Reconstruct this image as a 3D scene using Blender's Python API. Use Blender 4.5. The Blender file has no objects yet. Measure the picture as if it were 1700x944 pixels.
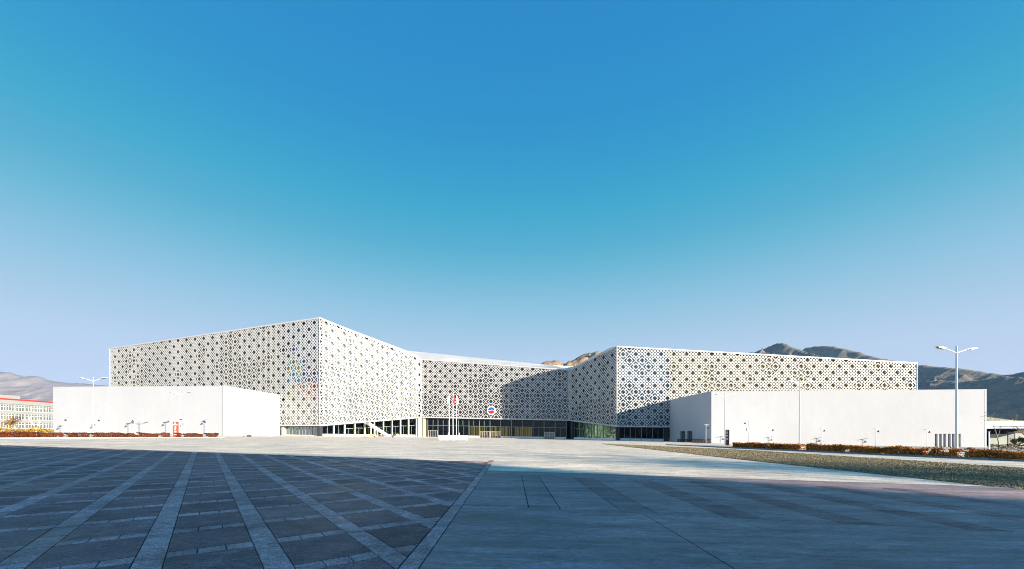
import bpy, bmesh, math, random
from mathutils import Vector, Matrix, noise
R = random.Random(7)
scene = bpy.context.scene
col = scene.collection
# ---------------------------------------------------------------- constants
F = 650.0            # focal length in photo pixels
M = 4.4              # lattice module in metres
EYE = 1.55
HY = 720.8           # row of the true horizon in the photo
SL = 0.0146          # the plaza falls gently to the right
TILT = math.atan(SL)
SUN_EL = math.radians(12.0)
SUN_D = Vector((-0.8354, 0.5496, 0)).normalized()      # horizontal direction the light travels in
EXPO = 1.5
HAZE = 0.000035
# ---------------------------------------------------------------- camera
cam_d = bpy.data.cameras.new('camera')
cam = bpy.data.objects.new('camera', cam_d)
col.objects.link(cam)
cam.location = (0, 0, EYE)
cam.rotation_euler = (math.pi / 2, 0, 0)
cam_d.sensor_width = 36
cam_d.lens = F / 1700 * 36
cam_d.shift_y = (HY - 472) / 1700
cam_d.clip_start = 0.1
cam_d.clip_end = 60000
scene.camera = cam
# ---------------------------------------------------------------- world
scene.view_settings.view_transform = 'Standard'
scene.view_settings.look = 'None'
scene.view_settings.gamma = 1
scene.view_settings.exposure = EXPO
scene.cycles.use_denoising = True
scene.cycles.denoiser = 'OPENIMAGEDENOISE'
scene.cycles.denoising_prefilter = 'NONE'
scene.cycles.denoising_input_passes = 'RGB_ALBEDO_NORMAL'
scene.cycles.pixel_filter_type = 'BLACKMAN_HARRIS'
scene.cycles.filter_width = 1.0
scene.cycles.use_adaptive_sampling = False
scene.cycles.sample_clamp_indirect = 4


def lin(c):
    return tuple(((v / 255) / 12.92 if v <= 10 else ((v / 255 + 0.055) / 1.055) ** 2.4) for v in c)


SKY_STRENGTH = 0.06
w = bpy.data.worlds.new('World')
scene.world = w
w.use_nodes = True
nt = w.node_tree
nt.nodes.clear()
N = nt.nodes.new
out = N('ShaderNodeOutputWorld')
bg = N('ShaderNodeBackground')
sky = N('ShaderNodeTexSky')
sky.sky_type = 'NISHITA'
sky.sun_disc = False
sky.sun_elevation = SUN_EL
sky.sun_rotation = math.atan2(-SUN_D.x, -SUN_D.y)
sky.altitude = 3600
sky.air_density = 1.0
sky.dust_density = 0.6
sky.ozone_density = 2.0
tc = N('ShaderNodeTexCoord')
sep = N('ShaderNodeSeparateXYZ')
ramp = N('ShaderNodeValToRGB')
cr = ramp.color_ramp
stops = [(0.0, (208, 214, 236)), (0.06, (202, 212, 238)), (0.18, (186, 209, 234)), (0.295, (145, 197, 223)), (0.385, (102, 183, 213)),
         (0.43, (80, 175, 208)), (0.495, (54, 168, 206)), (0.55, (42, 158, 206)), (0.625, (34, 146, 205)), (0.76, (30, 135, 202)), (1.0, (30, 112, 190))]
while len(cr.elements) < len(stops):
    cr.elements.new(0.5)
for e, (p, c) in zip(cr.elements, stops):
    e.position = p
    e.color = (*lin(c), 1)
k = 1 / (SKY_STRENGTH * 2 ** EXPO)
mul = N('ShaderNodeVectorMath')
mul.operation = 'SCALE'
mul.inputs[3].default_value = k
mix = N('ShaderNodeMix')
mix.data_type = 'RGBA'
mix.inputs[0].default_value = 0.95
bg.inputs[1].default_value = SKY_STRENGTH
L = nt.links.new
L(tc.outputs['Generated'], sep.inputs[0])
L(sep.outputs[2], ramp.inputs[0])
L(ramp.outputs[0], mul.inputs[0])
L(sky.outputs[0], mix.inputs[6])
L(mul.outputs[0], mix.inputs[7])
L(mix.outputs[2], bg.inputs[0])
L(bg.outputs[0], out.inputs[0])
# ---------------------------------------------------------------- sun
sd = bpy.data.lights.new('sun', 'SUN')
sd.energy = 5.0
sd.angle = math.radians(0.5)
sd.color = (1.0, 0.87, 0.69)
sun = bpy.data.objects.new('sun', sd)
col.objects.link(sun)
ld = Vector((SUN_D.x * math.cos(SUN_EL), SUN_D.y * math.cos(SUN_EL), -math.sin(SUN_EL)))
sun.rotation_euler = ld.to_track_quat('-Z', 'Y').to_euler()
sun.location = (60, -40, 60)


# ---------------------------------------------------------------- materials
class Mat:
    """small node-graph builder"""
    def __init__(s, name, base=(0.5, 0.5, 0.5), rough=0.7, metal=0.0, spec=0.5):
        s.m = bpy.data.materials.new(name)
        s.m.use_nodes = True
        s.nt = s.m.node_tree
        s.b = s.nt.nodes['Principled BSDF']
        s.b.inputs['Base Color'].default_value = (*base, 1)
        s.b.inputs['Roughness'].default_value = rough
        s.b.inputs['Metallic'].default_value = metal
        s.b.inputs['Specular IOR Level'].default_value = spec
        s.cur = None
        s.base = base

    def n(s, t, **kw):
        o = s.nt.nodes.new(t)
        for a, v in kw.items():
            setattr(o, a, v)
        return o

    def l(s, a, b):
        s.nt.links.new(a, b)

    def coord(s, scale=(1, 1, 1), kind='Object', rot=0):
        t = s.n('ShaderNodeTexCoord')
        mp = s.n('ShaderNodeMapping')
        mp.inputs['Scale'].default_value = scale
        mp.inputs['Rotation'].default_value = (0, 0, rot)
        if kind == 'World':
            g = s.n('ShaderNodeNewGeometry')
            s.l(g.outputs['Position'], mp.inputs[0])
        else:
            s.l(t.outputs[kind], mp.inputs[0])
        return mp.outputs[0]

    def noise(s, scale, detail=4, rough=0.6, vec=None, sc=(1, 1, 1), kind='Object', rot=0):
        t = s.n('ShaderNodeTexNoise')
        t.inputs['Scale'].default_value = scale
        t.inputs['Detail'].default_value = detail
        t.inputs['Roughness'].default_value = rough
        s.l(vec or s.coord(sc, kind, rot), t.inputs['Vector'])
        return t.outputs['Fac']

    def rng(s, v, a, b, c=0.0, d=1.0):
        t = s.n('ShaderNodeMapRange')
        s.l(v, t.inputs[0])
        for i, q in enumerate((a, b, c, d)):
            t.inputs[i + 1].default_value = q
        return t.outputs[0]

    def layer(s, fac, colour, mode='MIX', amount=None):
        mx = s.n('ShaderNodeMix', data_type='RGBA', blend_type=mode)
        if s.cur is None:
            mx.inputs[6].default_value = (*s.base, 1)
        else:
            s.l(s.cur, mx.inputs[6])
        mx.inputs[7].default_value = (*colour, 1)
        if fac is None:
            mx.inputs[0].default_value = amount
        else:
            s.l(fac, mx.inputs[0])
        s.cur = mx.outputs[2]
        s.l(s.cur, s.b.inputs['Base Color'])
        return s

    def scale(s, fac):
        """multiply the colour by a 0..n value"""
        mx = s.n('ShaderNodeVectorMath', operation='SCALE')
        if s.cur is None:
            mx.inputs[0].default_value = s.base
        else:
            s.l(s.cur, mx.inputs[0])
        s.l(fac, mx.inputs[3])
        s.cur = mx.outputs[0]
        s.l(s.cur, s.b.inputs['Base Color'])
        return s

    def bump(s, h, strength=0.3, dist=0.02):
        b = s.n('ShaderNodeBump')
        b.inputs['Strength'].default_value = strength
        b.inputs['Distance'].default_value = dist
        s.l(h, b.inputs['Height'])
        s.l(b.outputs[0], s.b.inputs['Normal'])
        return s

    def roughv(s, v):
        s.l(v, s.b.inputs['Roughness'])
        return s

    def rand_obj(s):
        return s.n('ShaderNodeObjectInfo').outputs['Random']

    def rand_island(s):
        return s.n('ShaderNodeNewGeometry').outputs['Random Per Island']


MT = {}


def stone(name, base, island, lo, hi):
    m = Mat(name, base, 0.75, spec=0.35)
    r = m.rand_island() if island else m.rand_obj()
    m.scale(m.rng(r, 0, 1, lo, hi))
    m.scale(m.rng(m.noise(0.9, 5, 0.65, kind='World'), 0.36, 0.64, 0.62, 1.32))
    m.scale(m.rng(m.noise(4.5, 7, 0.78, kind='World', sc=(1, 1.6, 1)), 0.36, 0.64, 0.68, 1.3))
    sp = m.noise(55, 2, 0.6, kind='World')
    m.scale(m.rng(sp, 0.38, 0.62, 0.55, 1.4))
    m.scale(m.rng(m.noise(16, 5, 0.75, kind='World'), 0.36, 0.64, 0.7, 1.28))
    st = m.noise(0.35, 5, 0.72, kind='World')
    m.layer(m.rng(st, 0.55, 0.66, 0, 0.6), (0.06, 0.05, 0.05))
    white = m.noise(1.6, 9, 0.82, kind='World', sc=(0.7, 1.3, 1), rot=0.6)
    m.layer(m.rng(white, 0.58, 0.68, 0, 0.5), (0.48, 0.42, 0.39))
    m.bump(m.noise(45, 3, 0.6, kind='World'), 0.35, 0.006)
    m.roughv(m.rng(st, 0.35, 0.7, 0.8, 0.5))
    return m.m


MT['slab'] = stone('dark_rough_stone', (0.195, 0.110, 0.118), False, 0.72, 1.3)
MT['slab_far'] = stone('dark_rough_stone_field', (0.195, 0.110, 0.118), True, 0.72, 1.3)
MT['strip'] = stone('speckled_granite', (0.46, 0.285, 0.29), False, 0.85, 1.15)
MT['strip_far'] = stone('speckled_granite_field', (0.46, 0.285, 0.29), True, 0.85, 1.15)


def concrete(name, base, STAIN=0.75):
    m = Mat(name, base, 0.7, spec=0.4)
    m.scale(m.rng(m.rand_obj(), 0, 1, 0.95, 1.05))
    m.scale(m.rng(m.noise(0.25, 5, 0.65, kind='World', sc=(0.6, 1.6, 1)), 0.36, 0.64, 0.8, 1.16))
    m.scale(m.rng(m.noise(1.3, 8, 0.78, kind='World', sc=(0.5, 1.7, 1), rot=0.2), 0.36, 0.64, 0.62, 1.3))
    m.scale(m.rng(m.noise(14, 5, 0.75, kind='World', sc=(0.5, 1.4, 1), rot=0.3), 0.36, 0.64, 0.72, 1.25))
    m.scale(m.rng(m.noise(60, 3, 0.65, kind='World'), 0.36, 0.64, 0.72, 1.25))
    st = m.noise(0.5, 8, 0.76, kind='World', sc=(0.3, 1.6, 1), rot=-0.2)
    m.layer(m.rng(st, 0.49, 0.62, 0, STAIN), (0.12, 0.10, 0.095))
    w_ = m.noise(0.9, 8, 0.8, kind='World', sc=(0.45, 1.5, 1), rot=0.25)
    m.layer(m.rng(w_, 0.56, 0.68, 0, 0.45), (0.62, 0.55, 0.49))
    for sx, ln in ((3.1, 60), (4.7, 45)):
        ty = m.noise(sx, 3, 0.6, kind='World', sc=(0.06, 1, 1), rot=-0.45 if sx > 4 else 0.5)
        m.scale(m.rng(ty, 0.38, 0.62, 0.9, 1.08))
    m.bump(m.noise(30, 4, 0.6, kind='World'), 0.25, 0.005)
    m.roughv(m.rng(st, 0.4, 0.7, 0.75, 0.5))
    return m.m


MT['concrete'] = concrete('weathered_concrete_sunlit', (0.84, 0.71, 0.56), 0.22)  # pale copy of the plaza concrete, sunlight put into its colour
MT['concrete_slab'] = concrete('worn_concrete_slab_shaded', (0.345, 0.248, 0.248))  # dark copy of the same concrete, shade put into its colour
MT['joint'] = Mat('dirty_joint', (0.05, 0.05, 0.05), 0.9).m
m = Mat('grey_kerb_stone', (0.20, 0.21, 0.22), 0.8)
m.scale(m.rng(m.rand_obj(), 0, 1, 0.8, 1.2)).scale(m.rng(m.noise(3, 5, kind='World'), 0.3, 0.7, 0.75, 1.25))
MT['kerb'] = m.m
m = Mat('pale_kerb_stone', (0.62, 0.60, 0.56), 0.8)
m.scale(m.rng(m.rand_obj(), 0, 1, 0.9, 1.1)).scale(m.rng(m.noise(3, 5, kind='World'), 0.3, 0.7, 0.85, 1.1))
MT['kerb_pale'] = m.m
m = Mat('sandy_soil', (0.36, 0.31, 0.24), 0.95)
m.scale(m.rng(m.noise(0.02, 6, 0.7, kind='World'), 0.3, 0.7, 0.7, 1.2)).scale(m.rng(m.noise(1.3, 6, 0.7, kind='World'), 0.3, 0.7, 0.7, 1.25))
MT['soil'] = m.m
m = Mat('gravel_soil', (0.15, 0.125, 0.08), 0.95)
m.scale(m.rng(m.noise(3, 6, 0.75, kind='World'), 0.3, 0.7, 0.5, 1.4))
m.bump(m.noise(14, 4, 0.7, kind='World'), 1.0, 0.05)
MT['gravel_bed'] = m.m
m = Mat('river_pebble', (0.235, 0.185, 0.10), 0.8)
m.scale(m.rng(m.rand_island(), 0, 1, 0.35, 1.5))
MT['pebble'] = m.m


def plaster(name, base, warm=0.0):
    m = Mat(name, base, 0.9, spec=0.2)
    m.scale(m.rng(m.noise(0.12, 5, 0.6, kind='World', sc=(1, 1, 0.6)), 0.3, 0.7, 0.96, 1.03))
    m.scale(m.rng(m.noise(0.7, 5, 0.7, kind='World', sc=(1, 1, 0.35)), 0.3, 0.7, 0.97, 1.02))
    m.scale(m.rng(m.noise(9, 3, 0.7, kind='World', sc=(0.3, 0.3, 1)), 0.3, 0.7, 0.97, 1.03))
    pt = m.noise(0.16, 2, 0.5, kind='World', sc=(1, 1, 1.7))
    m.layer(m.rng(pt, 0.56, 0.62, 0, 0.05), tuple(c * 0.8 for c in base))
    m.bump(m.noise(16, 3, 0.6, kind='World'), 0.15, 0.01)
    return m.m


MT['plaster'] = plaster('white_plaster', (0.42, 0.442, 0.49))
MT['plaster_warm'] = plaster('cream_plaster', (0.25, 0.26, 0.28))
m = Mat('white_gfrc_panel', (0.52, 0.53, 0.55), 0.55, spec=0.3)
m.scale(m.rng(m.noise(0.25, 4, kind='World'), 0.3, 0.7, 0.93, 1.04))
MT['lattice'] = m.m
m = Mat('white_trim', (0.52, 0.53, 0.55), 0.5)
m.scale(m.rng(m.noise(0.6, 4, kind='World'), 0.3, 0.7, 0.92, 1.05))
MT['trim'] = m.m
m = Mat('white_roof_sheet', (0.72, 0.71, 0.70), 0.5, spec=0.3)
m.scale(m.rng(m.noise(0.08, 5, kind='World'), 0.3, 0.7, 0.9, 1.05))
MT['roof'] = m.m
m = Mat('backing_wall_paint', (0.16, 0.152, 0.10), 0.85)
m.scale(m.rng(m.noise(0.2, 4, kind='World'), 0.3, 0.7, 0.85, 1.1))
MT['backing'] = m.m
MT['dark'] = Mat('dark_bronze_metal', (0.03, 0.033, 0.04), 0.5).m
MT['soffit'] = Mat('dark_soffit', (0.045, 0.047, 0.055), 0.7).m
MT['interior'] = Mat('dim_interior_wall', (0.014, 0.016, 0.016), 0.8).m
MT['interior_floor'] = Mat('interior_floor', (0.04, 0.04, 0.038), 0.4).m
MT['mullion'] = Mat('grey_blue_mullion', (0.26, 0.33, 0.36), 0.4, metal=0.3).m
MT['column'] = Mat('pale_green_column', (0.46, 0.50, 0.40), 0.5).m
MT['frame'] = Mat('steel_door_frame', (0.55, 0.54, 0.52), 0.35, metal=0.5).m


def glass(name, tint, refl, refl_col=(0.9, 0.95, 1.0), wav=0.0):
    m = Mat(name, tint, 0.1)
    nt_ = m.nt
    nt_.nodes.remove(m.b)
    o = nt_.nodes['Material Output']
    tr = m.n('ShaderNodeBsdfTransparent')
    tr.inputs[0].default_value = (*tint, 1)
    gl = m.n('ShaderNodeBsdfGlossy')
    gl.inputs['Color'].default_value = (*refl_col, 1)
    gl.inputs['Roughness'].default_value = 0.09
    lw = m.n('ShaderNodeFresnel')
    lw.inputs[0].default_value = 1.38
    add = m.n('ShaderNodeMath', operation='ADD')
    add.inputs[1].default_value = refl
    m.l(lw.outputs[0], add.inputs[0])
    mx = m.n('ShaderNodeMixShader')
    m.l(add.outputs[0], mx.inputs[0])
    m.l(tr.outputs[0], mx.inputs[1])
    m.l(gl.outputs[0], mx.inputs[2])
    m.l(mx.outputs[0], o.inputs[0])
    b = m.n('ShaderNodeBump')
    b.inputs['Strength'].default_value = 0.06 + wav
    b.inputs['Distance'].default_value = 0.1
    m.l(m.noise(0.5, 2, 0.5, kind='World'), b.inputs['Height'])
    m.l(b.outputs[0], gl.inputs['Normal'])
    return m.m


def dark_glass(name, base, refl):
    m = Mat(name, base, 0.6)
    nt_ = m.nt
    o = nt_.nodes['Material Output']
    gl = m.n('ShaderNodeBsdfGlossy')
    gl.inputs['Color'].default_value = (0.85, 0.95, 1.0, 1)
    gl.inputs['Roughness'].default_value = 0.11
    lw = m.n('ShaderNodeFresnel')
    lw.inputs[0].default_value = 1.5
    add = m.n('ShaderNodeMath', operation='ADD')
    add.inputs[1].default_value = refl
    m.l(lw.outputs[0], add.inputs[0])
    mx = m.n('ShaderNodeMixShader')
    m.l(add.outputs[0], mx.inputs[0])
    m.l(m.b.outputs[0], mx.inputs[1])
    m.l(gl.outputs[0], mx.inputs[2])
    m.l(mx.outputs[0], o.inputs[0])
    m.scale(m.rng(m.noise(0.12, 3, kind='World'), 0.3, 0.7, 0.5, 1.6))
    return m.m


MT['glass'] = glass('green_tinted_glass', (0.40, 0.48, 0.44), 0.0, wav=0.05)
MT['glass_clear'] = glass('clear_glass', (0.75, 0.82, 0.82), 0.06)
MT['curtain'] = dark_glass('dark_curtain_glass', (0.008, 0.011, 0.011), 0.012)
MT['curtain_sky'] = dark_glass('blue_curtain_glass', (0.025, 0.07, 0.13), 0.09)  # blue base stands in for the reflected sky
MT['glass_green'] = glass('green_reflective_glass', (0.36, 0.5, 0.42), 0.12, (0.75, 1.0, 0.85), wav=0.5)
for nm_, c_ in (('pane_navy', (0.02, 0.035, 0.14)), ('pane_teal', (0.05, 0.16, 0.24)), ('pane_rust', (0.38, 0.12, 0.03)), ('pane_olive', (0.2, 0.2, 0.05)), ('pane_pale', (0.36, 0.37, 0.35)), ('pane_dark', (0.012, 0.016, 0.02)), ('pane_violet', (0.14, 0.07, 0.16))):
    MT[nm_] = dark_glass(nm_ + '_glass', c_, 0.02)  # tints of the panels that imitate coloured reflections
MT['curtain_pale'] = dark_glass('pale_curtain_glass', (0.17, 0.19, 0.18), 0.15)
MT['window'] = dark_glass('green_window_glass', (0.10, 0.13, 0.11), 0.05)
MT['steel'] = Mat('painted_white_steel', (0.78, 0.79, 0.8), 0.4).m
MT['steel_grey'] = Mat('grey_steel', (0.45, 0.47, 0.5), 0.4, metal=0.4).m
MT['lens'] = Mat('lamp_lens', (0.10, 0.12, 0.14), 0.25).m
MT['black'] = Mat('black_plastic', (0.02, 0.02, 0.022), 0.5).m
MT['red'] = Mat('red_sign_paint', (0.62, 0.06, 0.02), 0.45).m
MT['white'] = Mat('white_paint', (0.8, 0.8, 0.8), 0.5).m
MT['blue'] = Mat('blue_enamel', (0.02, 0.09, 0.55), 0.4).m
MT['crimson'] = Mat('red_enamel', (0.65, 0.015, 0.03), 0.4).m
MT['orange'] = Mat('orange_board', (0.75, 0.27, 0.05), 0.5).m
MT['brown'] = Mat('dark_brown_board', (0.05, 0.03, 0.022), 0.5).m
MT['yellow'] = Mat('yellow_paint', (0.75, 0.48, 0.03), 0.5).m
MT['wood'] = Mat('raw_timber', (0.42, 0.22, 0.12), 0.8).m
MT['green'] = Mat('green_cloth', (0.1, 0.25, 0.05), 0.8).m
MT['redcloth'] = Mat('red_cloth', (0.75, 0.04, 0.03), 0.8).m
MT['redroof'] = Mat('red_roof_edge', (0.50, 0.03, 0.02), 0.6).m
MT['tanroof'] = Mat('tan_metal_roof', (0.46, 0.43, 0.26), 0.6).m
MT['silver'] = Mat('silver_canopy', (0.62, 0.64, 0.66), 0.35, metal=0.4).m
MT['bluepaint'] = Mat('blue_canopy_edge', (0.08, 0.16, 0.36), 0.5).m
m = Mat('golden_glow', (0.8, 0.45, 0.06), 0.7)
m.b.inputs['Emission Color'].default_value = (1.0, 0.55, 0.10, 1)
m.b.inputs['Emission Strength'].default_value = 0.25  # glow imitates sunlit yellow seen through the entrance glass
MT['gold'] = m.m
m = Mat('tube_light_glow', (0.8, 0.8, 0.75), 0.5)
m.b.inputs['Emission Color'].default_value = (1.0, 0.95, 0.8, 1)
m.b.inputs['Emission Strength'].default_value = 0.4
MT['tube'] = m.m


def leafmat(name, a, b):
    m = Mat(name, a, 0.8, spec=0.2)
    m.layer(m.rand_island(), b)
    m.scale(m.rng(m.noise(0.6, 3, kind='World'), 0.3, 0.7, 0.6, 1.4))
    return m.m


MT['leaf_red'] = leafmat('red_hedge_leaf', (0.07, 0.012, 0.007), (0.15, 0.05, 0.015))
MT['leaf_rust'] = leafmat('rust_hedge_leaf', (0.30, 0.08, 0.02), (0.60, 0.28, 0.05))
MT['leaf_gold'] = leafmat('golden_shrub_leaf', (0.24, 0.12, 0.012), (0.36, 0.23, 0.03))
MT['leaf_brown'] = leafmat('brown_leaf', (0.09, 0.04, 0.02), (0.2, 0.1, 0.04))
MT['leaf_green'] = leafmat('green_leaf', (0.05, 0.08, 0.025), (0.16, 0.17, 0.04))
m = Mat('bark', (0.30, 0.24, 0.13), 0.9)
m.scale(m.rng(m.noise(8, 4, kind='World'), 0.3, 0.7, 0.6, 1.3))
MT['bark'] = m.m
MT['bark_white'] = Mat('whitewashed_bark', (0.75, 0.72, 0.68), 0.9).m


def rock(name, base, base2, sc, amp=1.0):
    m = Mat(name, base, 0.95, spec=0.1)
    m.layer(m.rng(m.noise(0.004 * sc, 6, 0.7, kind='World'), 0.4, 0.62), base2)
    m.scale(m.rng(m.noise(0.02 * sc, 7, 0.75, kind='World'), 0.3, 0.7, 1 - 0.4 * amp, 1 + 0.4 * amp))
    m.scale(m.rng(m.noise(0.09 * sc, 5, 0.75, kind='World'), 0.3, 0.7, 1 - 0.25 * amp, 1 + 0.25 * amp))
    m.bump(m.noise(0.03 * sc, 8, 0.75, kind='World'), 0.8 * amp, 12)
    return m.m


MT['rock'] = rock('dry_mountain_slope', (0.23, 0.19, 0.15), (0.12, 0.125, 0.11), 1)
MT['rock_haze'] = rock('haze_toned_hillside', (0.25, 0.22, 0.225), (0.20, 0.18, 0.185), 1, 0.35)  # mauve, low-contrast colour carries the haze over the far hills
MT['rock_tan'] = rock('bare_tan_rock', (0.40, 0.29, 0.17), (0.28, 0.19, 0.12), 3)


# ---------------------------------------------------------------- geometry helpers
class MB:
    def __init__(s):
        s.v, s.f = [], []

    def poly(s, pts):
        n = len(s.v)
        s.v += [tuple(p) for p in pts]
        s.f.append(tuple(range(n, n + len(pts))))

    def hexa(s, p, bottom=True):
        """8 points: 4 lower (ccw seen from above), 4 upper"""
        n = len(s.v)
        s.v += [tuple(q) for q in p]
        fs = [(4, 5, 6, 7), (0, 1, 5, 4), (1, 2, 6, 5), (2, 3, 7, 6), (3, 0, 4, 7)]
        if bottom:
            fs.append((3, 2, 1, 0))
        s.f += [tuple(n + i for i in f) for f in fs]

    def box(s, x0, x1, y0, y1, z0, z1, T=None, bottom=True):
        p = [(x0, y0, z0), (x1, y0, z0), (x1, y1, z0), (x0, y1, z0), (x0, y0, z1), (x1, y0, z1), (x1, y1, z1), (x0, y1, z1)]
        if T:
            p = [T(*q) for q in p]
        s.hexa(p, bottom)

    def tube(s, pts, rad, n=8, cap=True):
        pts = [Vector(p) for p in pts]
        rings = []
        for i, p in enumerate(pts):
            d = (pts[min(i + 1, len(pts) - 1)] - pts[max(i - 1, 0)])
            if d.length < 1e-9:
                d = Vector((0, 0, 1))
            d.normalize()
            a = d.orthogonal().normalized() if abs(d.z) < 0.9 else Vector((1, 0, 0)) - d * d.x
            a.normalize()
            b = d.cross(a)
            r = rad[i] if isinstance(rad, (list, tuple)) else rad
            base = len(s.v)
            for k_ in range(n):
                t = 2 * math.pi * k_ / n
                s.v.append(tuple(p + a * (r * math.cos(t)) + b * (r * math.sin(t))))
            rings.append(base)
        for i in range(len(rings) - 1):
            for k_ in range(n):
                q = (k_ + 1) % n
                s.f.append((rings[i] + k_, rings[i] + q, rings[i + 1] + q, rings[i + 1] + k_))
        if cap:
            s.f.append(tuple(rings[0] + k_ for k_ in reversed(range(n))))
            s.f.append(tuple(rings[-1] + k_ for k_ in range(n)))

    def mesh(s, name):
        me = bpy.data.meshes.new(name)
        me.from_pydata(s.v, [], s.f)
        me.update()
        return me

    def build(s, name, mat, parent=None, smooth=False, **props):
        return obj(name, s.mesh(name), mat, parent, smooth, **props)


def obj(name, me, mat, parent=None, smooth=False, loc=None, **props):
    if not me.materials:
        me.materials.append(MT[mat] if isinstance(mat, str) else mat)
    o = bpy.data.objects.new(name, me)
    col.objects.link(o)
    if parent:
        o.parent = parent
    if loc is not None:
        o.location = loc
    if smooth:
        for p in me.polygons:
            p.use_smooth = True
    for a, v in props.items():
        o[a] = v
    return o


def thing(name, label, cat, loc=(0, 0, 0), rotz=0, group=None):
    o = bpy.data.objects.new(name, None)
    o.empty_display_size = 0.3
    col.objects.link(o)
    o.location = loc
    o.rotation_euler = (0, 0, rotz)
    tag(o, label, cat, group)
    return o


def tag(o, label, cat, group=None):
    o['label'] = label
    o['category'] = cat
    if group:
        o['group'] = group
    return o


kids = {}


def dup(root, loc, label, rotz=None, group=None):
    r = root.copy()
    col.objects.link(r)
    r.location = loc
    if rotz is not None:
        r.rotation_euler = (0, 0, rotz)
    r['label'] = label
    if group:
        r['group'] = group
    for ch in list(root.children):
        c = ch.copy()
        col.objects.link(c)
        c.parent = r
        for g in list(ch.children):
            d = g.copy()
            col.objects.link(d)
            d.parent = c
    return r


def W(x, y, p):
    """point seen at photo pixel (x, y) where the lattice module is p pixels tall"""
    s = M / p
    return Vector(((x - 850) * s, F * s, EYE + (HY - y) * s))


def G(x, y):
    """point of the sloping plaza seen at a photo pixel"""
    Y = EYE * F / (y - (HY + SL * (x - 850)))
    X = (x - 850) * Y / F
    return Vector((X, Y, -SL * X))


def GY(x, Y):
    X = (x - 850) * Y / F
    return Vector((X, Y, -SL * X))


def gz(x):
    return -SL * x


# ================================================================= GROUND (structure)
def ground_obj(name, polys, z, mat, parent=None, kind='structure'):
    mb = MB()
    for p in polys:
        mb.poly([(x, y, z) for x, y in p])
    o = mb.build(name, mat, parent)
    o.rotation_euler = (0, TILT, 0)
    if kind:
        o['kind'] = kind
    return o


ground_obj('ground', [[(-6000, -1500), (6000, -1500), (6000, 6000), (-6000, 6000)]], -0.03, 'soil')
plaza = ground_obj('plaza', [[(-170, -60), (70, -60), (70, 200), (-170, 200)]], 0.0, 'concrete')


def local(v):       # world point on the slope -> plaza's own plane coordinates
    return (v.x / math.cos(TILT), v.y)


# --- stone paving grid in the left half
E1 = Vector((-0.618, 0.786)).normalized()
E2 = Vector((0.786, 0.618)).normalized()
P1, P2 = 1.42, 1.17
O1, O2 = 6.21, -0.647
W1, W2 = 0.27, 0.28
EDGE = -1.30
paving = ground_obj('paving_bed', [[(-60, -6), (EDGE - 0.02, -6), (EDGE - 0.02, 21.5), (-60, 38)]], 0.004, 'joint')  # far edge slants along the cast shadow, like the stones above


def ab(a, b):
    v = E1 * a + E2 * b
    return (v.x, v.y)


def clip_edge(poly):
    outp = []
    for i in range(len(poly)):
        p, q = poly[i], poly[(i + 1) % len(poly)]
        pi, qi = p[0] <= EDGE, q[0] <= EDGE
        if pi:
            outp.append(p)
        if pi != qi:
            t = (EDGE - p[0]) / (q[0] - p[0])
            outp.append((EDGE, p[1] + t * (q[1] - p[1])))
    return outp


def visible(poly, ymax):
    c = (sum(p[0] for p in poly) / len(poly), sum(p[1] for p in poly) / len(poly))
    return 3.9 < c[1] < ymax and abs(c[0]) < 1.36 * c[1] + 0.5


far_slab, far_strip = MB(), MB()
shared = {}
counts = {}
GAP = 0.006


def prism_top(mb, poly, z0, z1):
    n = len(poly)
    mb.poly([(x, y, z1) for x, y in poly])
    for i in range(n):
        p, q = poly[i], poly[(i + 1) % n]
        mb.poly([(p[0], p[1], z0), (q[0], q[1], z0), (q[0], q[1], z1), (p[0], p[1], z1)])


def piece(kind, mat, a0, a1, b0, b1, parent, farmb, ymax, key):
    poly = [ab(a0 + GAP, b0 + GAP), ab(a0 + GAP, b1 - GAP), ab(a1 - GAP, b1 - GAP), ab(a1 - GAP, b0 + GAP)]
    if min(p[0] for p in poly) > EDGE:
        return
    whole = max(p[0] for p in poly) <= EDGE
    if sum((poly[i][0] * poly[(i + 1) % 4][1] - poly[(i + 1) % 4][0] * poly[i][1]) for i in range(4)) < 0:
        poly.reverse()
    if not whole:
        poly = clip_edge(poly)
        if len(poly) < 3:
            return
    dz = R.uniform(-0.0025, 0.0025)
    if visible(poly, ymax) and counts.get(kind, 0) < 295:
        counts[kind] = counts.get(kind, 0) + 1
        cx = sum(p[0] for p in poly) / len(poly)
        cy = sum(p[1] for p in poly) / len(poly)
        loc_poly = [(x - cx, y - cy) for x, y in poly]
        if whole and key in shared:
            me = shared[key]
        else:
            mb = MB()
            # top with a small arris so that edges catch the light
            n = len(loc_poly)
            ins = [(x * 0.985, y * 0.985) for x, y in loc_poly]
            mb.poly([(x, y, 0.012) for x, y in ins])
            for i in range(n):
                p, q, pi, qi = loc_poly[i], loc_poly[(i + 1) % n], ins[i], ins[(i + 1) % n]
                mb.poly([(p[0], p[1], 0.007), (q[0], q[1], 0.007), (qi[0], qi[1], 0.012), (pi[0], pi[1], 0.012)])
                mb.poly([(p[0], p[1], -0.004), (q[0], q[1], -0.004), (q[0], q[1], 0.007), (p[0], p[1], 0.007)])
            me = mb.mesh(kind)
            if whole:
                shared[key] = me
        o = obj(kind, me, mat, parent, loc=(cx, cy, 0.006 + dz))
        o.rotation_euler = (R.uniform(-.0025, .0025), R.uniform(-.0025, .0025), 0)
    else:
        if max(p[1] + 0.281 * (p[0] - EDGE) for p in poly) > 21.4:  # dark paving stops at the shadow edge, so its shape repeats the shade
            return
        prism_top(farmb, poly, 0.003, 0.016 + dz)


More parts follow.
